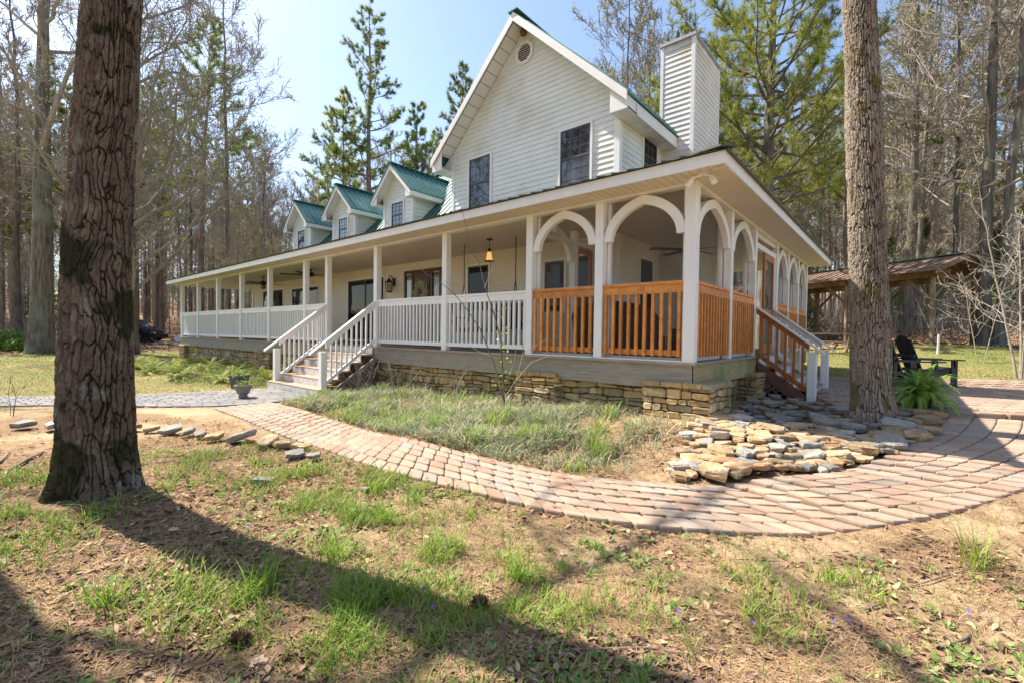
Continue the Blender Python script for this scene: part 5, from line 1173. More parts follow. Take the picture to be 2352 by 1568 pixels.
# adirondack chairs
ADB = M("dark navy chair paint", (.012,.016,.024), (.022,.028,.04), rough=.4, spec=.5)
def adir(x, y, rz, label):
    t = thing("adirondack_chair", label, "chair", (x, y, gz(x,y)+.09), rz, "dark chairs on the patio"); t.scale = (.93,.93,.93)      # faces +x
    mb = MB(); ys = [-.23,-.138,-.046,.046,.138,.23]; hs = [.88,.95,.98,.98,.95,.88]
    for k in range(6):
        q = Vector((-.22, ys[k], .2)); d = Vector((-.34,0,.92)).normalized(); mb.obox(q-Y*.041, d*hs[k], Y*.082, Vector((-.02,0,-.007)))
    mb.bar((-.46,-.29,.66), (-.46,.29,.66), .03, .08); mb.bar((-.35,-.27,.35), (-.35,.27,.35), .03, .07); mb.build("backrest", ADB, t)
    mb = MB()
    for k in range(6): mb.obox((-.22+k*.095,-.26,.215+k*.032), (.085,0,.028), (0,.52,0), (0,0,.02))
    mb.build("seat", ADB, t)
    for s_ in (-1, 1):
        mb = MB(); mb.box(-.5,.46,s_*.33-.07,s_*.33+.07,.575,.60); mb.build("armrest", ADB, t)
        mb = MB(); mb.box(.26,.38,s_*.29-.013,s_*.29+.013,0,.575); mb.prism([(0,.575),(.06,.575),(.03,.42)], Vector((.30,s_*.305,0)), X, Z, Y*s_, .025); mb.build("front_leg", ADB, t)
        mb = MB(); mb.bar((.38,s_*.26,.36), (-.62,s_*.26,.03), .028, .13); mb.bar((-.46,s_*.3,.0), (-.46,s_*.3,.6), .028, .07, up=(1,0,0)); mb.build("rear_leg", ADB, t)
adir(2.22, 5.98, .62, "dark blue slatted garden chair on the patio nearest to the potted fern")
adir(2.55, 6.9, .55, "dark blue slatted garden chair standing behind the other one on the patio")
# potted fern, flower pots
FERN = M("fern fronds", (.2,.35,.045), (.38,.52,.1), scale=4, rough=.55, spec=.3, transl=.35)
FERNY = M("yellow green fern fronds", (.22,.27,.035), (.38,.4,.08), scale=3, rough=.6, spec=.3, transl=.35, rand=.2)
def fronds(n, L_, up, seed, w=.09, droop=1.0):
    r_ = random.Random(seed); mb = MB()
    for k in range(n):
        a = k*2.4+r_.uniform(-.3,.3); l = L_*r_.uniform(.65,1.1); el = r_.uniform(.25,1)*up; d = Vector((math.cos(a)*math.cos(el), math.sin(a)*math.cos(el), math.sin(el))); p = Vector((r_.gauss(0,.04), r_.gauss(0,.04), 0)); N = 11; pts = [p.copy()]
        for s in range(N): d = (d-Z*.17*droop*(.5+s/N)).normalized(); p = p+d*l/N; pts.append(p.copy())
        mb.tube(pts, [.004*(1-.7*i/N) for i in range(N+1)], 3)
        for i in range(1, N+1):
            dd = (pts[i]-pts[i-1]).normalized(); sd = dd.cross(Z).normalized(); wl = w*(math.sin(math.pi*min(1,(i+.6)/(N+1)))**.7)
            for sg in (1, -1):
                for h_ in (0, .5): b0 = pts[i-1].lerp(pts[i], h_); e = b0+sd*sg*wl+dd*wl*.35-Z*wl*.2; mb.face([b0-dd*l/N*.22, e, b0+dd*l/N*.24])
    return mb
t = thing("potted_fern", "lush green fern in a dark pot beside the right trunk", "potted plant", (2.36,3.12,gz(2.36,3.12)-.04))
mb = MB(); mb.lathe([(.11,0),(.15,.24),(.165,.24),(.165,.28),(.14,.28),(.13,.25)], 20); mb.build("pot", M("dark plastic pot", (.012,.012,.013), rough=.5), t)
o = fronds(130, .62, 1.45, 4, .055, 1.35).build("fronds", FERN, t, loc=(0,0,.26))
t = thing("flower_pot", "dark square flower pot at the edge of the walkway left of the steps", "flower pot", P3(-9.85,-2.1,.02), .4)
mb = MB()
for z0, z1, r0_, r1_ in ((0,.27,.12,.15),(.27,.31,.165,.165)): mb.faces([(sx*r,sy*r,z) for r, z in ((r0_,z0),(r1_,z1)) for sx, sy in ((-1,-1),(1,-1),(1,1),(-1,1))], [(0,1,5,4),(1,2,6,5),(2,3,7,6),(3,0,4,7),(4,5,6,7),(3,2,1,0)])
mb.build("pot", M("dark grey pot", (.07,.07,.075), (.11,.11,.115), rough=.7), t); fronds(26, .26, 1.3, 8, .04).build("plant", FERN, t, loc=(0,0,.3))
t = thing("flower_pot", "grey brown bowl shaped flower pot on the paving before the steps", "flower pot", P3(-8.1,-2.62,.04))
mb = MB(); mb.lathe([(.085,0),(.09,.025),(.07,.04),(.12,.1),(.15,.2),(.17,.22),(.17,.25),(.15,.25),(.14,.23)], 22); mb.build("pot", M("stone grey pot", (.2,.18,.16), (.28,.25,.22), scale=12, rough=.8), t); fronds(30, .2, 1.3, 9, .035).build("plant", FERNY, t, loc=(0,0,.23))
mb = MB(); mb.tube([(0,0,-.1),(.01,0,.62)], .032, 10, True); o = mb.build("white_stake", PAINT, None, loc=P3(2.98,14.2)); tag(o, "short white plastic pipe standing upright in the lawn near the pavilion", "stake")
# fern clumps and shrubs left of the steps
fme = [fronds(22, .62, 1.2, 20+i, .075, .8).build("fern_clump", FERNY, None) for i in range(3)]; first = [1, 1, 1]
FCL = [(-14.2,-2.9),(-12.6,-2.6),(-11.3,-2.0),(-12.2,-1.5),(-18.0,-2.5),(-16.6,-2.8),(-15.4,-2.2),(-17.0,-1.6),(-14.6,-1.4),(-13.3,-1.9),(-19.4,-1.8),(-20.3,-2.6),(-11.0,-1.0),(-15.9,-.9),(-13.6,-.7),(-18.6,-.9),(-15.0,-2.7),(-16.0,-2.0),(-13.4,-2.3),(-17.6,-2.2),(-12.0,-.8)]
for i, (x, y) in enumerate(FCL):
    k = i % 3; o = fme[k] if first[k] else fme[k].copy()
    if not first[k]: COL.objects.link(o)
    first[k] = 0; o.location = P3(x, y); o.rotation_euler = (0,0,random.uniform(0,6)); s = random.uniform(.8,1.25); o.scale = (s,s,s)
    wh = "against the stone foundation left of the steps" if y > -1.7 else ("at the lawn side of the fern bed left of the steps" if y < -2.7 else "in the middle of the fern bed left of the steps")
    tag(o, f"yellow green fern clump {wh}", "fern", "ferns left of the front steps")
def shrub(name, label, x, y, w, h, c1, c2, n=2600, ls=.05, seed=1):
    r_ = np.random.default_rng(seed); m = M(label[:24], c1, c2, scale=4, rough=.6, transl=.2, spec=.3); t = thing(name, label, "shrub", P3(x, y))
    d = r_.normal(0,1,(n,3)); d /= np.linalg.norm(d,axis=1,keepdims=True); d[:,2] = np.abs(d[:,2]); rad = r_.uniform(.45,1,(n,1))**.5*(.8+.25*np.sin(d[:,:1]*7+d[:,1:2]*5)); p = d*rad*np.array([w/2,w/2,h])
    a = r_.normal(0,1,(n,3)); a /= np.linalg.norm(a,axis=1,keepdims=True); b = np.cross(a, r_.normal(0,1,(n,3))); b /= np.linalg.norm(b,axis=1,keepdims=True)
    V_ = np.stack([p-a*ls, p+b*ls*.5, p+a*ls, p-b*ls*.5], 1).reshape(-1,3); raw("foliage", V_, np.arange(n*4).reshape(-1,4), m, t)
    mb = MB()
    for k in range(14): q = p[k*7]; mb.tube([(q[0]*.1,q[1]*.1,-.05),(q[0]*.6,q[1]*.6,q[2]*.5),tuple(q)], [.02,.012,.005], 4)
    mb.build("stems", BARKG, t)
shrub("azalea_bush", "bright green rounded bush at the woods edge on the far left", -35.6, -5.2, 2.4, 1.25, (.1,.2,.02), (.2,.32,.05), ls=.07)
shrub("dark_shrub", "dark purple leaved shrub standing in front of the parked black car", -43.2, 2.2, 2.1, 1.5, (.012,.01,.014), (.03,.025,.035), n=1500, ls=.07, seed=2)
shrub("low_shrub", "low dark green ground hugging shrub left of the round bush", -34.5, -6.6, 3.0, .5, (.04,.09,.02), (.09,.16,.04), ls=.06, seed=3)
# parked cars
CARB = M("black car paint", (.008,.009,.012), rough=.15, spec=.7); CARW = M("silver white car paint", (.55,.58,.62), (.6,.63,.67), rough=.25, spec=.6); TYRE = M("tyre rubber", (.015,.015,.015), (.025,.025,.025), rough=.85); RIMM = M("alloy rim", (.4,.4,.42), rough=.3, metal=.8); CGL = glass("car glass", (.02,.025,.03), .03, .0); REDL = M("red lamp", (.35,.01,.01), rough=.2); WHL = M("clear lamp", (.8,.8,.8), rough=.1)
def car(label, x, y, rz, L_, Wd, H_, paint, suv):
    t = thing("parked_car", label, "car", (x, y, gz(x,y)), rz, "cars parked behind the house")       # faces +x
    h = L_/2; hb = H_*.56
    low = [(-h,.3),(-h+.05,hb*.8),(-h+.12,hb),(h*.45,hb),(h*.9,hb*.86),(h,hb*.62),(h,.3),(h-.1,.22),(-h+.1,.22)]
    mb = MB(); N = len(low)
    rings = []
    for yy, sc in ((-Wd/2,.94),(-Wd/2+.06,1),(Wd/2-.06,1),(Wd/2,.94)):
        rings.append([(p[0]*(.985 if sc < 1 else 1), yy, (p[1]-.6)*sc+.6) for p in low])
    mb.v = [p for r in rings for p in r]; mb.f = [(r*N+i, r*N+(i+1) % N, (r+1)*N+(i+1) % N, (r+1)*N+i) for r in range(3) for i in range(N)]+[tuple(range(N)), tuple(range(4*N-1,3*N-1,-1))]; mb.c = [(1,1,1)]*len(mb.f)
    cab = [(-h+.1,hb-.02),(-h+(.22 if suv else .75),H_-.03),(h*.12,H_),(h*.5,hb-.02)] if suv else [(-h+.35,hb-.02),(-h*.45,H_-.04),(h*.05,H_),(h*.5,hb-.02)]
    mb.faces([(p[0], s_*(Wd/2-.06 if i in (0,3) else Wd/2-.2), p[1]) for s_ in (-1,1) for i, p in enumerate(cab)], [(0,1,2,3),(7,6,5,4),(0,4,5,1),(1,5,6,2),(2,6,7,3)]); mb.build("body", paint, t)
    mb = MB(); q = MB()
    for s_ in (-1, 1):
        def P_(u, v): b0 = cab[0][0]+(cab[3][0]-cab[0][0])*u; b1 = cab[1][0]+(cab[2][0]-cab[1][0])*u; return (b0+(b1-b0)*v, s_*((Wd/2-.06)*(1-v)+(Wd/2-.2)*v+.006), hb-.02+(H_-.01-hb)*v)
        for u0, u1 in ((.06,.33),(.36,.62),(.65,.93)): mb.face([P_(u0,.1), P_(u1,.1), P_(u1,.84), P_(u0,.84)])
    for i, j, k in ((0,1,-1),(3,2,1)): mb.face([(cab[i][0]*.9+cab[j][0]*.1+k*.012, s_*(Wd/2-.2), hb+.04) for s_ in (-1,1)]+[(cab[i][0]*.15+cab[j][0]*.85+k*.012, s_*(Wd/2-.28), H_-.08) for s_ in (1,-1)])
    mb.build("windows", CGL, t)
    for xx in (-h*.62, h*.64):
        for s_ in (-1, 1):
            mb = MB(); r = .36 if suv else .32; mb.tube([(xx, s_*(Wd/2-.2), r), (xx, s_*(Wd/2-.0), r)], r, 20, True); w_ = mb.build("wheel", TYRE, t); mb = MB(); mb.tube([(xx, s_*(Wd/2-.05), r), (xx, s_*(Wd/2+.006), r)], r*.62, 16, True); mb.build("rim", RIMM, w_)
    for s_ in (-1, 1):
        mb = MB(); mb.box(h-.06, h+.004, s_*Wd*.36-.2, s_*Wd*.36+.2, hb*.62, hb*.76); mb.build("headlight", WHL, t); mb = MB(); mb.box(-h-.004, -h+.08, s_*Wd*.4-.1, s_*Wd*.4+.1, hb*.7, hb*.98); mb.build("tail_light", REDL, t)
        mb = MB(); mb.box(h*.42, h*.42+.12, s_*(Wd/2+.12)-.09, s_*(Wd/2+.12)+.09, hb+.02, hb+.16); mb.build("side_mirror", paint, t)
car("black sport utility car parked on the drive seen past the nearest trunk", -47.7, 2.4, .7, 4.9, 1.95, 1.78, CARB, True)
car("pale silver car mostly hidden behind the far left porch corner", -35.5, 5.0, .7+math.pi, 4.6, 1.8, 1.45, CARW, False)
mb = MB(); pts = [(-60,-6),(-48,-.5),(-40,4),(-33,9),(-30,14)]
for (a, b) in zip(pts[:-1], pts[1:]):
    d = Vector((b[0]-a[0], b[1]-a[1])).normalized(); nn_ = Vector((-d.y, d.x))*2.2
    for k in range(10):
        q0 = Vector(a).lerp(Vector(b), k/10); q1 = Vector(a).lerp(Vector(b), (k+1)/10); mb.face([(*(q+s_*nn_), gz(*(q+s_*nn_))+.03) for q, s_ in ((q0,-1),(q1,-1),(q1,1),(q0,1))])
kin(mb.build("driveway", M("gravel drive", (.3,.28,.25), (.42,.4,.36), scale=20, rough=.95)), "structure")
# saplings
t = thing("sapling", "leafless leaning sapling with a few fresh leaves in front of the porch", "sapling", P3(-2.68,-.65))
R3 = Vector((_R.x,_R.y,0)); k_ = .0069
def sp(dx, dy, f=0): return R3*dx*k_+Z*dy*k_+Vector((-.65,.76,0))*f
tk = MB()
tk.tube([sp(0,-10),sp(-6,80),sp(-12,160),sp(-28,220),sp(-50,280),sp(-62,330),sp(-80,370),sp(-92,410),sp(-105,460,-.1)], [.012,.011,.01,.009,.007,.006,.005,.004,.003], 6)
tk.tube([sp(2,0),sp(-28,110),sp(-60,185),sp(-95,235),sp(-118,262),sp(-150,290),sp(-185,310),sp(-225,350)], [.011,.01,.008,.007,.006,.005,.004,.003], 6)
tk.build("trunk", BARKG, t)
tk = MB(); r_ = random.Random(12)
for pts in ([(-62,330),(-85,352),(-103,375)],[(-50,280),(-40,310),(-30,330)],[(-95,235),(-98,275),(-96,300)],[(0,30),(25,70),(40,130),(95,165),(160,178)],[(25,70),(60,110),(120,135),(165,142)],[(-20,120),(-55,130),(-90,150),(-110,170)],[(40,130),(38,170),(20,190)],[(-118,262),(-130,285),(-150,300)],[(-28,220),(0,240),(20,262)],[(0,60),(20,110),(24,150)]):
    tk.tube([sp(*p, r_.uniform(-.1,.1)) for p in pts], [.006-.004*i/(len(pts)-1) for i in range(len(pts))], 4)
tk.build("twigs", TWIGP, t)
mb = MB()
for k in range(46):
    u = r_.random(); p = sp(r_.gauss(-6,9), 10+u*200); d = rvec(r_).normalized()*.045; s_ = d.orthogonal().normalized()*.02; mb.face([p, p+d*.5+s_, p+d, p+d*.5-s_])
mb.build("leaves", M("fresh sapling leaves", (.25,.36,.04), (.4,.5,.1), rough=.5, transl=.4), t)
def dryplant(name, label, x, y, h, n, seed, w=.25, m=None, z=0):
    r_ = random.Random(seed); mb = MB()
    for k in range(n):
        a = r_.uniform(0,6.28); d = Vector((math.cos(a)*w*r_.random()*1.6, math.sin(a)*w*r_.random()*1.6, 1)).normalized(); l = h*r_.uniform(.5,1.1); p = Vector((r_.gauss(0,.05), r_.gauss(0,.05), 0)); pts = [p]
        for s in range(4): d = (d+rvec(r_)*.16).normalized(); p = p+d*l/4; pts.append(p)
        mb.tube(pts, [.006,.005,.004,.003,.002], 4)
        for j in range(3): q = pts[2+j % 3]; e = q+(d+rvec(r_)*.7).normalized()*l*.25; mb.tube([q, e], [.003,.0015], 3)
    o = mb.build(name, m or TWIGP, None, loc=P3(x, y, z)); tag(o, label, "dry plant")
dryplant("dry_shrub", "tangle of dry brown stems beside the front steps", -6.75, -.75, .95, 22, 3, .5, TWIG)
dryplant("dry_plant", "few bare pale stems rising from the ivy before the foundation wall", -5.4, -.7, .8, 9, 5)
dryplant("dry_plant", "thin bare stems in front of the wall between sapling and steps", -4.0, -.55, .9, 8, 6)
dryplant("thin_sapling", "thin dark bare sapling at the far left beside the walkway", -8.55, -5.85, .75, 3, 8, .12, BARKG)
# ================================================================== grass, weeds and litter
GRASS = M("grass blades", (.9,.9,.9), (1,1,1), scale=3, rough=.55, tint=True, spec=.3, transl=.35)
LITT = M("dead leaves", (.8,.8,.8), (1,1,1), scale=9, rough=.85, tint=True, spec=.15, bump=.3, bscale=40)
TRUNKS = [(-2.83,-5.56,.40),(1.87,1.34,.30)]
def blades(name, P, h, w, bend, cols, label, cat, seed, kind="stuff", up=None, parent=None, group=None, loc=None):
    r = np.random.default_rng(seed); N = len(P); az = r.uniform(0,6.283,N); dx = np.stack([np.cos(az), np.sin(az), np.zeros(N)],1); sd = np.stack([-np.sin(az), np.cos(az), np.zeros(N)],1); tw = r.uniform(-.5,.5,(N,1)); sd = sd*np.cos(tw)+dx*np.sin(tw)
    b = (bend*r.uniform(.3,1.2,N))[:,None]; h = h[:,None]; w = np.asarray(w)*np.ones((N,1)) if np.ndim(w) == 0 else w[:,None]; L_ = []
    for t, ww in ((0,.8),(.35,1),(.7,.75),(1,.12)):
        c = P+dx*(b*h*t**1.8)+np.array([0,0,1])*h*(t-.33*b*t*t); L_ += [c-sd*w*ww*.5, c+sd*w*ww*.5]
    V_ = np.stack(L_,1).reshape(-1,3); base = np.arange(N)[:,None,None]*8; F_ = (base+np.array([[0,1,3,2],[2,3,5,4],[4,5,7,6]])[None]).reshape(-1,4)
    o = raw(name, V_, F_, GRASS, parent, cols=np.repeat(cols,3,0), loc=loc)
    if parent is None: tag(o, label, cat, group, kind)
    return o
def gcol(n, seed, a=(.17,.3,.035), b=(.34,.45,.07), dry=.08, d=(.42,.34,.17)):
    r = np.random.default_rng(seed); t = r.random((n,1)); c = np.array(a)*(1-t)+np.array(b)*t; m = r.random(n) < dry; c[m] = np.array(d)*r.uniform(.7,1.2,(m.sum(),1)); return c
def scatter(n, seed, r0, r1, half=58, power=1.0):
    r = np.random.default_rng(seed); rr = r0*(r1/r0)**(r.random(n)**power); a = np.radians(r.uniform(-half, half, n)); return CAM.x+rr*(_R.x*np.sin(a)-math.sin(YAW)*np.cos(a)), CAM.y+rr*(_R.y*np.sin(a)+math.cos(YAW)*np.cos(a))
def gground(x, y):                       # ground sheet height incl. its small relief
    return g(x,y)+((fbm(x*1.1,y*1.1,.3,4)-.5)*.09+(fbm(x*6,y*6,5.3,3)-.5)*.03*sstep(20,6,np.hypot(x-2,y+6)))*.8-.008+sum(.07*np.exp(-((x-a)**2+(y-b)**2)/(2*(c*1.3)**2)) for a, b, c in ((-2.83,-5.56,.4),(1.87,1.34,.3)))
def free(x, y, rocks=True):
    m = off_paving(x, y) & ~((x > -23.2) & (x < .3) & (y > .18) & (y < 9.2)) & ~((x > -9.8) & (x < -7.1) & (y > -1.5) & (y < .2))
    if rocks: m &= ~inside(x, y, ROCKS)
    for a, b, c in TRUNKS: m &= np.hypot(x-a, y-b) > c
    return m
SPOTS = [(-.7,-4.2,.42,1.2),(-1.25,-4.0,.33,1.1),(-.45,-4.9,.3,.7),(-.5,-5.3,.2,.25),(-2.1,-4.1,.35,.7),(-2.7,-4.4,.4,.4),(-3.4,-4.6,.4,.5),(-2.75,-6.1,.25,.7),(-3.6,-6.1,.5,.9),(-2.2,-6.1,.3,.8),(-4.2,-5.0,.5,.5),(-4.6,-5.5,.5,.5),(-.9,-5.7,.2,.2),(.5,-4.2,.1,.9),(1.9,-2.95,.14,.4),(.2,-5.0,.25,.4),(1.5,-3.55,.25,.25),(.9,-4.55,.35,.35),(-.2,-4.5,.3,.35)]
def patch(x, y): return np.clip(sum(w*np.exp(-((x-a)**2+(y-b)**2)/(2*s*s)) for a, b, s, w in SPOTS), 0, 1.2)
r = np.random.default_rng(30); x, y = scatter(260000, 31, 1.2, 7)
k = free(x, y) & (r.random(len(x)) < patch(x, y)*(.06+1.0*sstep(.46,.6,fbm(x*3.5,y*3.5,2.2,3)))) ; x, y = x[k][:27000], y[k][:27000]
h = r.uniform(.05,.17,len(x))*(.5+.8*fbm(x*2,y*2,8,2)); blades("grass_patches", np.c_[x,y,gground(x,y)-.01], h, .0055, np.full(len(x),.9), gcol(len(x), 32), "bright green grass growing in patches on the bare soil", "grass", 33)
r = np.random.default_rng(35); x, y = scatter(60000, 36, 1.2, 9); k = free(x, y) & (fbm(x*2.2,y*2.2,4.2,3) > .5) & (y < -1); x, y = x[k][:12000], y[k][:12000]
blades("sparse_grass", np.c_[x,y,gground(x,y)-.01], r.uniform(.03,.08,len(x)), .004, np.full(len(x),1.0), gcol(len(x), 37, dry=.45), "thin short grass and dry stalks on the soil", "grass", 38)
# lawns
r = np.random.default_rng(40); x, y = scatter(260000, 41, 7, 34); lw_, _, _ = zones(x, y); k = free(x, y) & (r.random(len(x)) < lw_*.9); x, y = x[k][:70000], y[k][:70000]
d_ = np.hypot(x-CAM.x, y-CAM.y); dryn = fbm(x*.5, y*.5, 6.6, 4)[:,None]; t_ = np.clip((dryn-.38)*6, 0, 1); cc = np.array((.2,.25,.045))*(1-t_)+np.array((.4,.33,.14))*t_; cc = cc*r.uniform(.7,1.2,(len(x),1))
blades("lawn_grass", np.c_[x,y,gground(x,y)-.01], r.uniform(.025,.06,len(x))*(.8+d_*.03), .006*(1+d_*.05), np.full(len(x),1.0), cc, "short yellow green lawn grass", "lawn", 42)
# ground cover bed before the porch
r = np.random.default_rng(45); x, y = r.uniform(-7.2,.3,60000), r.uniform(-2.65,.2,60000); dens = np.where(x < -.9, 1, np.where(x < -.2, .35, .1))*np.where(y > -2.0, 1, .75)*(.15+1.0*sstep(.38,.55,fbm(x*1.9,y*1.9,3,3)))
k = inside(x, y, BED) & free(x, y) & (r.random(len(x)) < dens); x, y = x[k][:24000], y[k][:24000]; n_ = len(x)
cc = gcol(n_, 46, (.17,.24,.09), (.46,.52,.34), dry=.38, d=(.55,.46,.29)); clump = .2+1.5*fbm(x*2.6,y*2.6,1,3)**1.3
blades("ground_cover", np.c_[x,y,gground(x,y)-.01], r.uniform(.08,.3,n_)*clump, .011, np.full(n_,1.25), cc*r.uniform(.6,1.25,(n_,1)), "silvery green grassy ground cover filling the bed before the porch", "ground cover", 47)
r = np.random.default_rng(48); x, y = r.uniform(-21,-9.9,30000), r.uniform(-3.9,.1,30000); k = free(x, y) & (y > -2.7+.3*np.sin(x*.7)+np.where(x > -11.5, .9, 0)); x, y = x[k][:12000], y[k][:12000]
blades("shade_ground_cover", np.c_[x,y,gground(x,y)-.01], r.uniform(.06,.22,len(x)), .013, np.full(len(x),1.2), gcol(len(x), 49, (.07,.14,.03), (.26,.3,.08), .12), "low green ground cover along the shaded foundation left of the steps", "ground cover", 50)
r = np.random.default_rng(51); cx_, cy_ = r.uniform(-7,-.3,90), r.uniform(-2.5,-.1,90); q_ = r.integers(0,90,4200); x, y = cx_[q_]+r.normal(0,.06,4200), cy_[q_]+r.normal(0,.06,4200); k = inside(x, y, BED) & free(x, y); x, y, q_ = x[k], y[k], q_[k]
blades("bed_grass", np.c_[x,y,gground(x,y)-.01], r.uniform(.1,.3,len(x))*(.6+.8*(q_ % 7)/7), .009, np.full(len(x),.9), gcol(len(x), 52, (.18,.33,.04), (.4,.5,.1), .1), "bright green clumps standing up in the ground cover bed", "grass", 53)
# tufts one can point at
TU = [(-2.13,-4.14,.17,"beside the path behind the big trunk"),(-.71,-4.23,.15,"in the middle of the sunny grass patch"),(-.44,-5.19,.2,"bright and spiky in the trunk shadow"),(-.5,-4.72,.2,"long leaved where the trunk shadow ends"),(.5,-4.17,.2,"tall and alone on the bare soil"),(-4.78,-1.94,.42,"tall and bright green in the bed before the porch"),(-2.62,-6.0,.14,"left of the big trunk foot"),(-.86,-5.76,.15,"near the lower left corner"),(1.86,-2.93,.12,"thin, on the sandy soil before the curved path"),(-1.26,-3.93,.16,"against the path edge"),(-.34,-1.75,.22,"yellowish at the bare end of the porch bed"),(.62,-4.85,.1,"small, low in the picture centre"),(-2.6,-2.05,.3,"in the porch bed beside the path"),(-2.45,-5.15,.12,"at the right foot of the big trunk"),(.62,-3.9,.09,"small, beside the tall lone tuft"),(-3.1,-1.6,.34,"in the porch bed below the sapling"),(1.62,-3.6,.11,"on the sandy strip at the lower right"),(1.45,-3.3,.1,"at the right on bare ground"),(2.5,-2.35,.26,"tall and sparse at the right picture edge")]
for i, (x, y, h, wh) in enumerate(TU):
    n_ = 34 if h < .15 else 60; rr = np.random.default_rng(60+i); o_ = thing("grass_tuft", f"green grass tuft {wh}", "grass tuft", (x, y, float(gground(np.array([x]),np.array([y]))[0])-.01), 0, "grass tufts in the garden")
    P = np.c_[rr.normal(0,.03+h*.12,n_), rr.normal(0,.03+h*.12,n_), np.zeros(n_)]; blades("leaf_blades", P, h*rr.uniform(.5,1.25,n_), .0065, np.full(n_,.75), gcol(n_, 90+i, (.18,.34,.035), (.36,.5,.07) if i not in (10,18) else (.42,.4,.1), .06), None, None, 120+i, parent=o_)
# broad leaved weeds
r = np.random.default_rng(70); x, y = scatter(9000, 71, 1.3, 6.5); k = free(x, y) & (y < -2.5) & (r.random(len(x)) < .12+.6*sstep(.5,.62,fbm(x*1.7,y*1.7,6,3))); x, y = x[k][:1300], y[k][:1300]; n_ = len(x); m_ = 9
ang = np.tile(np.arange(m_)*2.4,(n_,1))+r.uniform(0,6.28,(n_,1)); ln = r.uniform(.018,.05,(n_,1))*r.uniform(.6,1.2,(n_,m_)); el = r.uniform(.1,.8,(n_,m_)); c0 = np.c_[x,y,gground(x,y)][:,None,:]
dx = np.stack([np.cos(ang)*np.cos(el), np.sin(ang)*np.cos(el), np.sin(el)],-1); sd = np.stack([-np.sin(ang), np.cos(ang), 0*ang],-1); l_ = ln[...,None]; b0 = c0+dx*l_*.25
V_ = np.stack([b0, b0+dx*l_*.5+sd*l_*.3, b0+dx*l_, b0+dx*l_*.5-sd*l_*.3], 2).reshape(-1,3); cw = np.repeat(gcol(n_, 72, (.16,.27,.05), (.34,.43,.14), .05), m_, 0)
o = raw("low_weeds", V_, np.arange(n_*m_*4).reshape(-1,4), GRASS, cols=cw); tag(o, "small broad leaved weeds scattered over the soil", "weeds", None, "stuff")
# leaf litter and pine straw
LC = np.array([(.13,.07,.05),(.17,.1,.075),(.3,.18,.1),(.4,.26,.15),(.22,.12,.075),(.46,.34,.21),(.33,.18,.11),(.25,.15,.12),(.42,.31,.19)])
def litter(name, x, y, size, seed, label, lift=.012):
    r = np.random.default_rng(seed); N = len(x); a = r.uniform(0,6.28,N); ti = r.normal(0,.25,(N,2)); s = size*r.uniform(.5,1.3,N); d = np.c_[np.cos(a),np.sin(a),ti[:,0]]*s[:,None]; q = np.c_[-np.sin(a),np.cos(a),ti[:,1]]*(s*r.uniform(.3,.55,N))[:,None]; c = np.c_[x,y,gground(x,y)+lift*r.uniform(.2,1.4,N)]; f = np.c_[np.zeros((N,2)), r.uniform(.05,.45,N)*s]
    V_ = np.stack([c-d, c-d*.25+q*.95+f, c+d*.35+q*.8+f*.7, c+d*1.05+f*.3, c+d*.3-q*.85+f, c-d*.3-q+f*.8], 1).reshape(-1,3); base = np.arange(N)[:,None,None]*6
    F_ = (base+np.array([[0,3,2,1],[0,5,4,3]])[None]).reshape(-1,4); co = np.repeat(LC[r.integers(0,len(LC),N)]*r.uniform(.7,1.25,(N,1)), 2, 0)
    o = raw(name, V_, F_, LITT, cols=co); tag(o, label, "leaf litter", None, "stuff"); return o
r = np.random.default_rng(80); x, y = scatter(60000, 81, 1.2, 9); _, li, _ = zones(x, y); k = free(x, y) & (r.random(len(x)) < .05+.8*li) & (y < .2); x, y = x[k][:15000], y[k][:15000]
litter("leaf_litter", x, y, .026, 82, "brown dead leaves lying on the soil in front")
r = np.random.default_rng(84); x, y = scatter(90000, 85, 18, 60); _, li, _ = zones(x, y); k = (r.random(len(x)) < li) & free(x, y); x, y = x[k][:24000], y[k][:24000]; litter("woodland_leaf_litter", x, y, .11, 86, "dead leaves covering the woodland floor", .05)
def straw(name, x, y, l, w, seed, label):
    r = np.random.default_rng(seed); N = len(x); a = r.uniform(0,6.28,N); ll = l*r.uniform(.5,1.3,N); d = np.c_[np.cos(a),np.sin(a),r.normal(0,.1,N)]*ll[:,None]*.5; q = np.c_[-np.sin(a),np.cos(a),np.zeros(N)]*w*.5; c = np.c_[x,y,gground(x,y)+r.uniform(.004,.02,N)]; bow = np.c_[-np.sin(a),np.cos(a),np.zeros(N)]*(ll*r.normal(0,.08,N))[:,None]
    V_ = np.stack([c-d-q, c-d+q, c+bow+q, c+bow-q, c+d+q, c+d-q],1).reshape(-1,3); base = np.arange(N)[:,None,None]*6; F_ = (base+np.array([[0,1,2,3],[3,2,4,5]])[None]).reshape(-1,4)
    col = np.array((.46,.3,.165))*r.uniform(.5,1.3,(N,1))*np.array([1,1,1]); o = raw(name, V_, F_, LITT, cols=np.repeat(col,2,0)); tag(o, label, "pine straw", None, "stuff")
r = np.random.default_rng(88); x, y = scatter(140000, 89, 1.2, 9); k = free(x, y) & (y < .2) & (r.random(len(x)) < .12+.9*sstep(.4,.6,fbm(x*1.5+3,y*1.5,2,3))); x, y = x[k][:60000], y[k][:60000]; straw("pine_straw", x, y, .12, .0022, 90, "thin brown pine needles strewn over the soil")
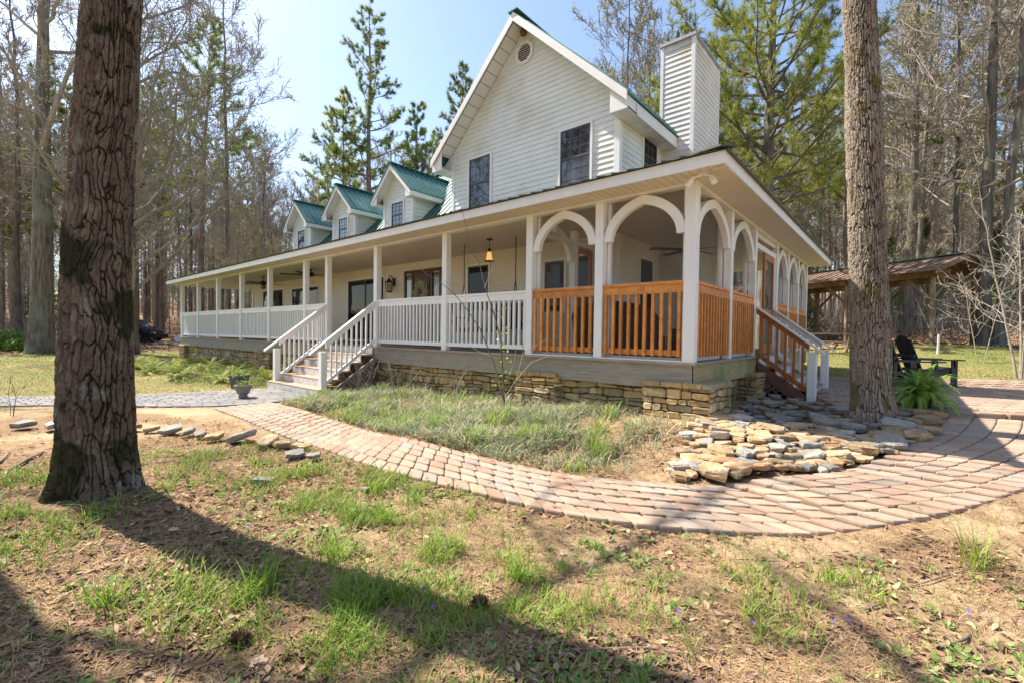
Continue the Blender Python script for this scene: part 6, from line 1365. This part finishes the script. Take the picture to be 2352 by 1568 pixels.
r = np.random.default_rng(140); x, y = r.uniform(-7.1,4.2,9000), r.uniform(-3.7,3,9000); k = inside(x, y, PATHPOLY); x, y = x[k], y[k]; e_ = np.minimum(seg_d(x, y, [tuple(p) for p in NE[::10]]), seg_d(x, y, [tuple(p) for p in FA[::10]])); k = r.random(len(x)) < .06+.5*np.exp(-e_/.06); x, y = x[k][:420], y[k][:420]
litter("path_leaf_litter", x, y, .018, 141, "a few dead leaves and crumbs lying on the paver path", .055)
r = np.random.default_rng(143); x, y = r.uniform(0,2.6,1600), r.uniform(-2,3,1600); k = inside(x, y, ROCKS); x, y = x[k][:620], y[k][:620]; litter("rock_leaf_litter", x, y, .024, 144, "dead leaves caught between the fieldstones", .05)
# a few leaves and needles on the paving
# sticks, cones, single leaves, violets
STK = M("fallen stick bark", (.1,.065,.045), (.24,.18,.14), scale=12, rough=.9, bump=.6, bscale=40)
def stick(pts, r0, label):
    P = []
    for i, (x, y) in enumerate(pts): P.append((x, y, float(gground(np.array([x]),np.array([y]))[0])+r0*.8+.012*math.sin(i*2.1)))
    mb = MB(); mb.tube(P, [r0*(1-.5*i/(len(P)-1)) for i in range(len(P))], 7, True); o = mb.build("fallen_stick", STK, None, smooth=True); tag(o, label, "stick", "sticks fallen on the ground")
stick([(-.58,-5.42),(-.5,-5.55),(-.36,-5.66),(-.2,-5.78)], .011, "dark broken stick lying in the weeds at the lower left")
stick([(-4.9,-5.72),(-4.55,-5.85),(-4.2,-6.0)], .022, "pale forked branch left of the big trunk"); stick([(-5.2,-5.95),(-4.7,-6.02),(-4.3,-6.25)], .014, "thin grey branch left of the forked pale one")
stick([(1.05,-4.5),(1.35,-4.22),(1.62,-4.08),(1.9,-3.98),(2.2,-3.9)], .009, "long twisted dark branch at the bottom right of the picture"); stick([(1.38,-4.25),(1.42,-4.02),(1.5,-3.85)], .006, "short grey twig crossing the long branch")
stick([(2.32,-3.36),(2.42,-3.2),(2.46,-3.05)], .008, "pale stick near the lower right corner"); stick([(2.05,-3.2),(2.12,-3.08)], .01, "short white stick near the lower right corner")
stick([(1.1,-3.3),(1.45,-3.0),(1.75,-2.75)], .005, "thin curved twig on the sand before the path"); stick([(2.25,-2.75),(2.5,-2.4),(2.8,-1.75),(2.95,-1.2)], .005, "long thin twig reaching over the path edge at the right"); stick([(.75,-3.95),(.85,-3.82)], .009, "small bark stick in the middle of the bare soil")
CONE = M("pine cone scales", (.09,.045,.025), (.2,.11,.065), scale=20, rough=.8)
for x, y, l in ((-.07,-5.4,"pine cone at the lower left below the grass"),(.56,-4.5,"pine cone in the trunk shadow at the bottom centre")):
    mb = MB(); r_ = random.Random(int(x*99))
    for k in range(90):
        u = k/90; a = k*2.4; rad = .034*math.sin(math.pi*(.12+.8*u))**.8; p = Vector((rad*math.cos(a), rad*math.sin(a), -.04+.085*u)); d = Vector((math.cos(a), math.sin(a), .35)); sd = Vector((-math.sin(a), math.cos(a), 0)); mb.faces([p*.5-sd*.004, p*.5+sd*.004, p+d*.008+sd*.009, p+d*.014+Z*.003, p+d*.008-sd*.009], [(0,1,2,3,4)])
    o = mb.build("pine_cone", CONE, None, loc=(x, y, float(gground(np.array([x]),np.array([y]))[0])+.032)); o.rotation_euler = (1.2, .3, x*9); tag(o, "brown "+l, "pine cone")
PL = M("pale dead leaf", (.5,.36,.2), (.62,.48,.3), scale=8, rough=.7)
def bigleaf(x, y, s, rz, label):
    mb = MB(); out = [(-1,0),(-.5,.35),(-.3,.75),(.05,.5),(.3,.7),(.5,.32),(1.1,.05)]; up = [(p[0]*s, p[1]*s, .25*s*abs(p[1])+.02*s) for p in out]; dn = [(p[0]*s, -p[1]*s, .3*s*abs(p[1])+.02*s) for p in out]
    for i in range(6):
        mb.face([(out[i][0]*s,0,.02*s), (out[i+1][0]*s,0,.02*s), up[i+1], up[i]]); mb.face([dn[i], dn[i+1], (out[i+1][0]*s,0,.02*s), (out[i][0]*s,0,.02*s)])
    o = mb.build("fallen_leaf", PL, None, loc=(x, y, float(gground(np.array([x]),np.array([y]))[0])+.012)); o.rotation_euler = (.1,.12,rz); tag(o, label, "leaf")
bigleaf(.13,-5.4,.05,.4,"big pale curled leaf at the bottom left edge"); bigleaf(.85,-4.24,.035,1.4,"star shaped pale leaf on the soil at the bottom centre"); bigleaf(-.3,-4.6,.04,2.2,"pale lobed leaf inside the trunk shadow"); bigleaf(-1.6,-5.3,.04,.9,"tan lobed leaf below the big trunk"); bigleaf(1.75,-3.85,.03,.2,"rust coloured leaf beside the long branch")
VIO = M("violet petals", (.12,.06,.5), (.2,.12,.65), rough=.6)
for i, (x, y) in enumerate([(-1.25,-4.95),(.25,-4.62),(.42,-4.7),(1.35,-3.9),(1.95,-3.5),(2.0,-3.45),(1.65,-3.75),(2.45,-2.95)]):
    mb = MB()
    for k in range(5): a = k*1.257; d = Vector((math.cos(a), math.sin(a), .5))*.011; s_ = Vector((-math.sin(a), math.cos(a), 0))*.006; mb.face([(0,0,0), d*.6+s_, d, d*.6-s_])
    mb.tube([(0,0,-.05),(0,0,0)], .0012, 3); o = mb.build("violet_flower", VIO, None, loc=(x, y, float(gground(np.array([x]),np.array([y]))[0])+.045)); tag(o, f"tiny purple violet {'in the trunk shadow' if i < 3 else 'among the sparse grass at the lower right'}", "flower", "violets in the grass")
